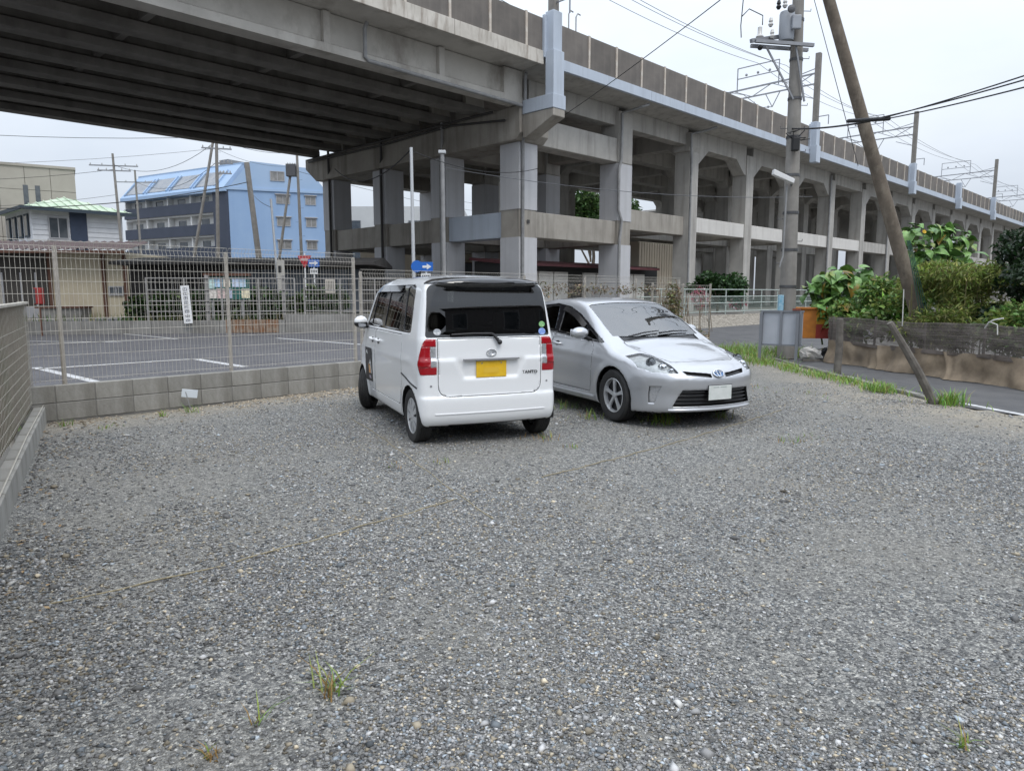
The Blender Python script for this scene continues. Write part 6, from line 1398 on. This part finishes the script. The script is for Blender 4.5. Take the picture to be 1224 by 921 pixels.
# wooden posts by the kerb
t = empty('wooden_post', (6.25, 13.6, 0), 0, 'short upright weathered wooden post by the kerb', 'post'); MB().tube([(0, 0, -.1), (.02, 0, .5), (.0, 0, 1.06)], [.072, .068, .062], 10).build('post', m_wpost, t, smooth=40)
t = empty('leaning_stake', (6.02, 9.95, 0), 0, 'grey split wooden stake leaning across the alley edge', 'stake'); MB().tube([(0, 0, -.1), (-.30, .0, .45), (-.48, .02, .75), (-.74, .02, 1.14)], [.060, .058, .052, .042], 9).build('stake', m_wpost, t, smooth=30)
# clutter at the garden corner
t = empty('orange_cabinet', (7.42, 17.35, 0), R(-12), 'orange yellow and red metal cabinet behind the grey signboard', 'cabinet')
m_or = mat('cabinet_orange', (.60, .22, .03), .6, (.45, .16, .03), 5); m_ye = mat('cabinet_yellow', (.62, .33, .02), .6, (.5, .26, .03), 5); m_re = mat('cabinet_red2', (.36, .035, .02), .6, (.28, .04, .03), 5)
MB().box(-.45, .36, .0, .55, .45, 1.16).build('body', m_or, t, bevel=.01); MB().box(-.02, .35, -.02, -.001, .80, 1.12).build('door', m_ye, t); MB().box(-.02, .35, -.02, -.001, .45, .79).build('lower_panel', m_re, t); MB().box(-.52, .40, -.05, .6, 1.165, 1.20).build('lid', m_or, t)
for lb, pts, z0, z1, loc, m in (('white board leaning beside the orange cabinet', None, 0, 0, (7.75, 16.95, .22), m_plate_w), ('pale corrugated sheet propped above the clutter', None, 0, 0, (8.2, 16.9, .85), mat('sheet_pale', (.50, .50, .50), .6, (.38, .38, .38), 4))):
    q = empty('loose_board', loc, R(-20), lb, 'board'); hh = .55 if 'white' in lb else .30; ww = .16 if 'white' in lb else .75
    o = MB().box(-ww/2, ww/2, 0, .02, 0, hh).build('board', m, q); o.rotation_euler = (R(-12), R(8) if 'white' in lb else R(-10), 0)
t = empty('rubbish_heap', (7.05, 16.55, 0), 0, 'white sacks and a black bag heaped under the orange cabinet', 'rubbish')
for x, y, r, sq, m in ((-.12, 0, .20, (1.2, .8, .8), mat('sack_white', (.55, .53, .50), .8, (.42, .40, .37), 9)), (.12, -.05, .15, (1.2, .8, .6), MATS['sack_white'] if 'sack_white' in MATS else m_plate_w), (.22, -.1, .15, (.9, .8, 1.1), mat('bag_black', (.015, .015, .016), .4))):
    mb = MB(); mb.ball((x, y, r*.7), r, 12, 8, sq); mb.v = [(a+random.uniform(-.03, .03), b+random.uniform(-.03, .03), max(0, c+random.uniform(-.03, .03))) for a, b, c in mb.v]; mb.build('sack', m, t)
o = MB().box(-.4, .4, -.35, -.3, .0, .04).build('plank', m_wpost, t)
# ------------------------------------------------------------------ grass verge and weeds in the gravel
def blades(n, cx, cy, sx, sy, h, lean, w=.006):
    V, T, base = [], [], []
    for _ in range(n):
        x, y = random.gauss(cx, sx), random.gauss(cy, sy); a = random.uniform(0, 6.283); hh = h*random.uniform(.4, 1.2); l = lean*hh*random.uniform(.2, 1.3); dx, dy = math.cos(a), math.sin(a); px, py = -dy*w, dx*w; o = len(V)
        V += [(x-px, y-py, 0), (x+px, y+py, 0), (x+dx*l*.35-px*.8, y+dy*l*.35-py*.8, hh*.6), (x+dx*l*.35+px*.8, y+dy*l*.35+py*.8, hh*.6), (x+dx*l, y+dy*l, hh)]; T += [(o, o+1, o+3, o+2), (o+2, o+3, o+4)]; base.append(random.random())
    return V, T, base
def grass_mesh(name, V, T, base, c0, c1, dry, pd):
    me = bpy.data.meshes.new(name); me.from_pydata(V, [], T); col = []
    for b in base:
        c = dry if b < pd else tuple(a+(q-a)*random.random() for a, q in zip(c0, c1)); k = random.uniform(.75, 1.25); col += [c[0]*k, c[1]*k, c[2]*k, 1]*5
    a = me.attributes.new('col', 'FLOAT_COLOR', 'POINT'); a.data.foreach_set('color', col); me.materials.append(m_leaf); return me
V, T, B = [], [], []
for cx, cy, sx, sy, n, h in ((5.55, 15.9, .20, .45, 520, .13), (5.75, 14.7, .14, .30, 260, .12), (5.9, 17.6, .18, .8, 600, .18), (5.80, 13.2, .14, .25, 260, .11), (5.9, 12.4, .14, .28, 260, .10), (5.88, 11.25, .10, .16, 320, .15), (5.65, 13.9, .14, .2, 160, .10), (6.15, 9.85, .10, .09, 200, .20), (5.95, 11.7, .2, .9, 250, .10), (5.5, 18.6, .3, .5, 350, .22), (6.9, 17.9, .35, .5, 500, .28), (6.35, 19.0, .2, .6, 300, .25)):
    v, t, b = blades(int(n*.75), cx, cy, sx, sy, h, 1.1, .007); o = len(V); V += v; T += [tuple(i+o for i in q) for q in t]; B += b
me = grass_mesh('verge_grass', V, T, B, (.13, .25, .035), (.24, .36, .07), (.34, .29, .13), .15); o = bpy.data.objects.new('verge_grass', me); link(o); tag(o, 'bright green grass along the kerb between lot and alley', 'grass', kind='stuff')
V, T, B = [], [], []
for k in range(60):
    s = -8+k*.4; p = FL+FU*max(s, -2)+FN*.3; 
    q = W0+WD*(k*.38)+Vector((0, .25, 0)); v, t, b = blades(14, q.x, q.y, .15, .08, .28, .5, .012); v = [(a, c, z+.66) for a, c, z in v]; o = len(V); V += v; T += [tuple(i+o for i in f) for f in t]; B += b
me = grass_mesh('wall_top_grass', V, T, B, (.06, .11, .02), (.13, .16, .05), (.25, .21, .10), .35); o = bpy.data.objects.new('wall_top_grass', me); link(o); tag(o, 'rough grass growing behind the far low wall', 'grass', kind='stuff')
def weed(x, y, n, h, sp, label, dry=.15, w=.004):
    v, t, b = blades(n, 0, 0, sp, sp, h, 1.5, w); me = grass_mesh('weed_tuft', v, t, b, (.14, .25, .04), (.26, .36, .08), (.30, .19, .07), dry); o = bpy.data.objects.new('weed_tuft', me); link(o); o.location = (x, y, gh(x, y)); tag(o, label, 'weed', 'weeds growing in the gravel', 'stuff' if sp >= .08 else None)
weed(-.71, 2.62, 34, .095, .030, 'green and reddish grass tuft in the foreground left of centre', .35, .0035)
weed(-.93, 2.42, 9, .075, .010, 'thin upright weed left of the foreground grass tuft', .2, .003)
weed(-1.02, 2.22, 18, .05, .018, 'dry weed at the bottom edge left of centre', .7, .003)
weed(1.55, 2.26, 18, .055, .016, 'small green weed at the bottom right edge', .2, .003)
weed(1.82, 8.45, 70, .17, .10, 'tall grass tuft under the hatchback bumper', .1, .005)
weed(2.62, 8.75, 34, .13, .085, 'grass tuft under the right end of the hatchback bumper', .2)
weed(.98, 8.75, 34, .12, .08, 'grass tuft beside the hatchback front wheel', .15)
weed(.75, 9.6, 30, .13, .08, 'grass tuft under the hatchback sill', .15)
weed(2.95, 7.35, 24, .055, .10, 'flat patch of green weed in the gravel before the hatchback', .2)
weed(3.25, 7.55, 14, .04, .08, 'sparse weed patch right of the flat weed patch', .3)
weed(.35, 7.45, 40, .06, .13, 'low weeds by the wagon right rear wheel', .4)
weed(.62, 7.05, 14, .05, .05, 'small weed sprig in front of the wagon right rear wheel', .3)
weed(-.62, 6.35, 12, .045, .04, 'tiny weed behind the wagon bumper', .2)
weed(-1.05, 6.2, 14, .03, .06, 'yellowed moss like weed left behind the wagon', .6)
weed(-4.28, 9.35, 30, .12, .06, 'leafy weed at the foot of the little ground sign', .1)
weed(-4.5, 9.05, 24, .08, .03, 'weed in the pale gravel left of the ground sign', .1)
weed(-4.75, 8.2, 16, .05, .06, 'low weed in the gravel near the left corner', .2)
weed(-5.35, 8.35, 18, .08, .05, 'weed in the corner where kerb and block wall meet', .1)
weed(4.6, 10.9, 30, .05, .22, 'pale weeds spread over the gravel before the verge', .5)
weed(3.95, 11.6, 24, .05, .2, 'pale weeds in the gravel right of the hatchback', .5)
weed(-5.72, 8.0, 40, .20, .05, 'green weed climbing the netting at the far corner', .05)
# fallen dry leaves by the left kerb
V, T = [], []
for k in range(110):
    t = random.uniform(.2, 6.5); p = KB+KD*t+KN*abs(random.gauss(.05, .22)); a = random.uniform(0, 6.28); s = random.uniform(.010, .024); z = gh(p.x, p.y)+.012; o = len(V); c, d = math.cos(a)*s, math.sin(a)*s
    V += [(p.x-c, p.y-d, z), (p.x+d*.5, p.y-c*.5, z+.006), (p.x+c, p.y+d, z+random.uniform(0, .01)), (p.x-d*.5, p.y+c*.5, z+.004)]; T.append((o, o+1, o+2, o+3))
me = bpy.data.meshes.new('fallen_leaves'); me.from_pydata(V, [], T); me.materials.append(mat('dry_leaf', (.22, .13, .06), .9, (.32, .24, .14), 30)); o = bpy.data.objects.new('fallen_leaves', me); link(o); tag(o, 'scattered dry leaves along the left kerb', 'leaves', kind='stuff')
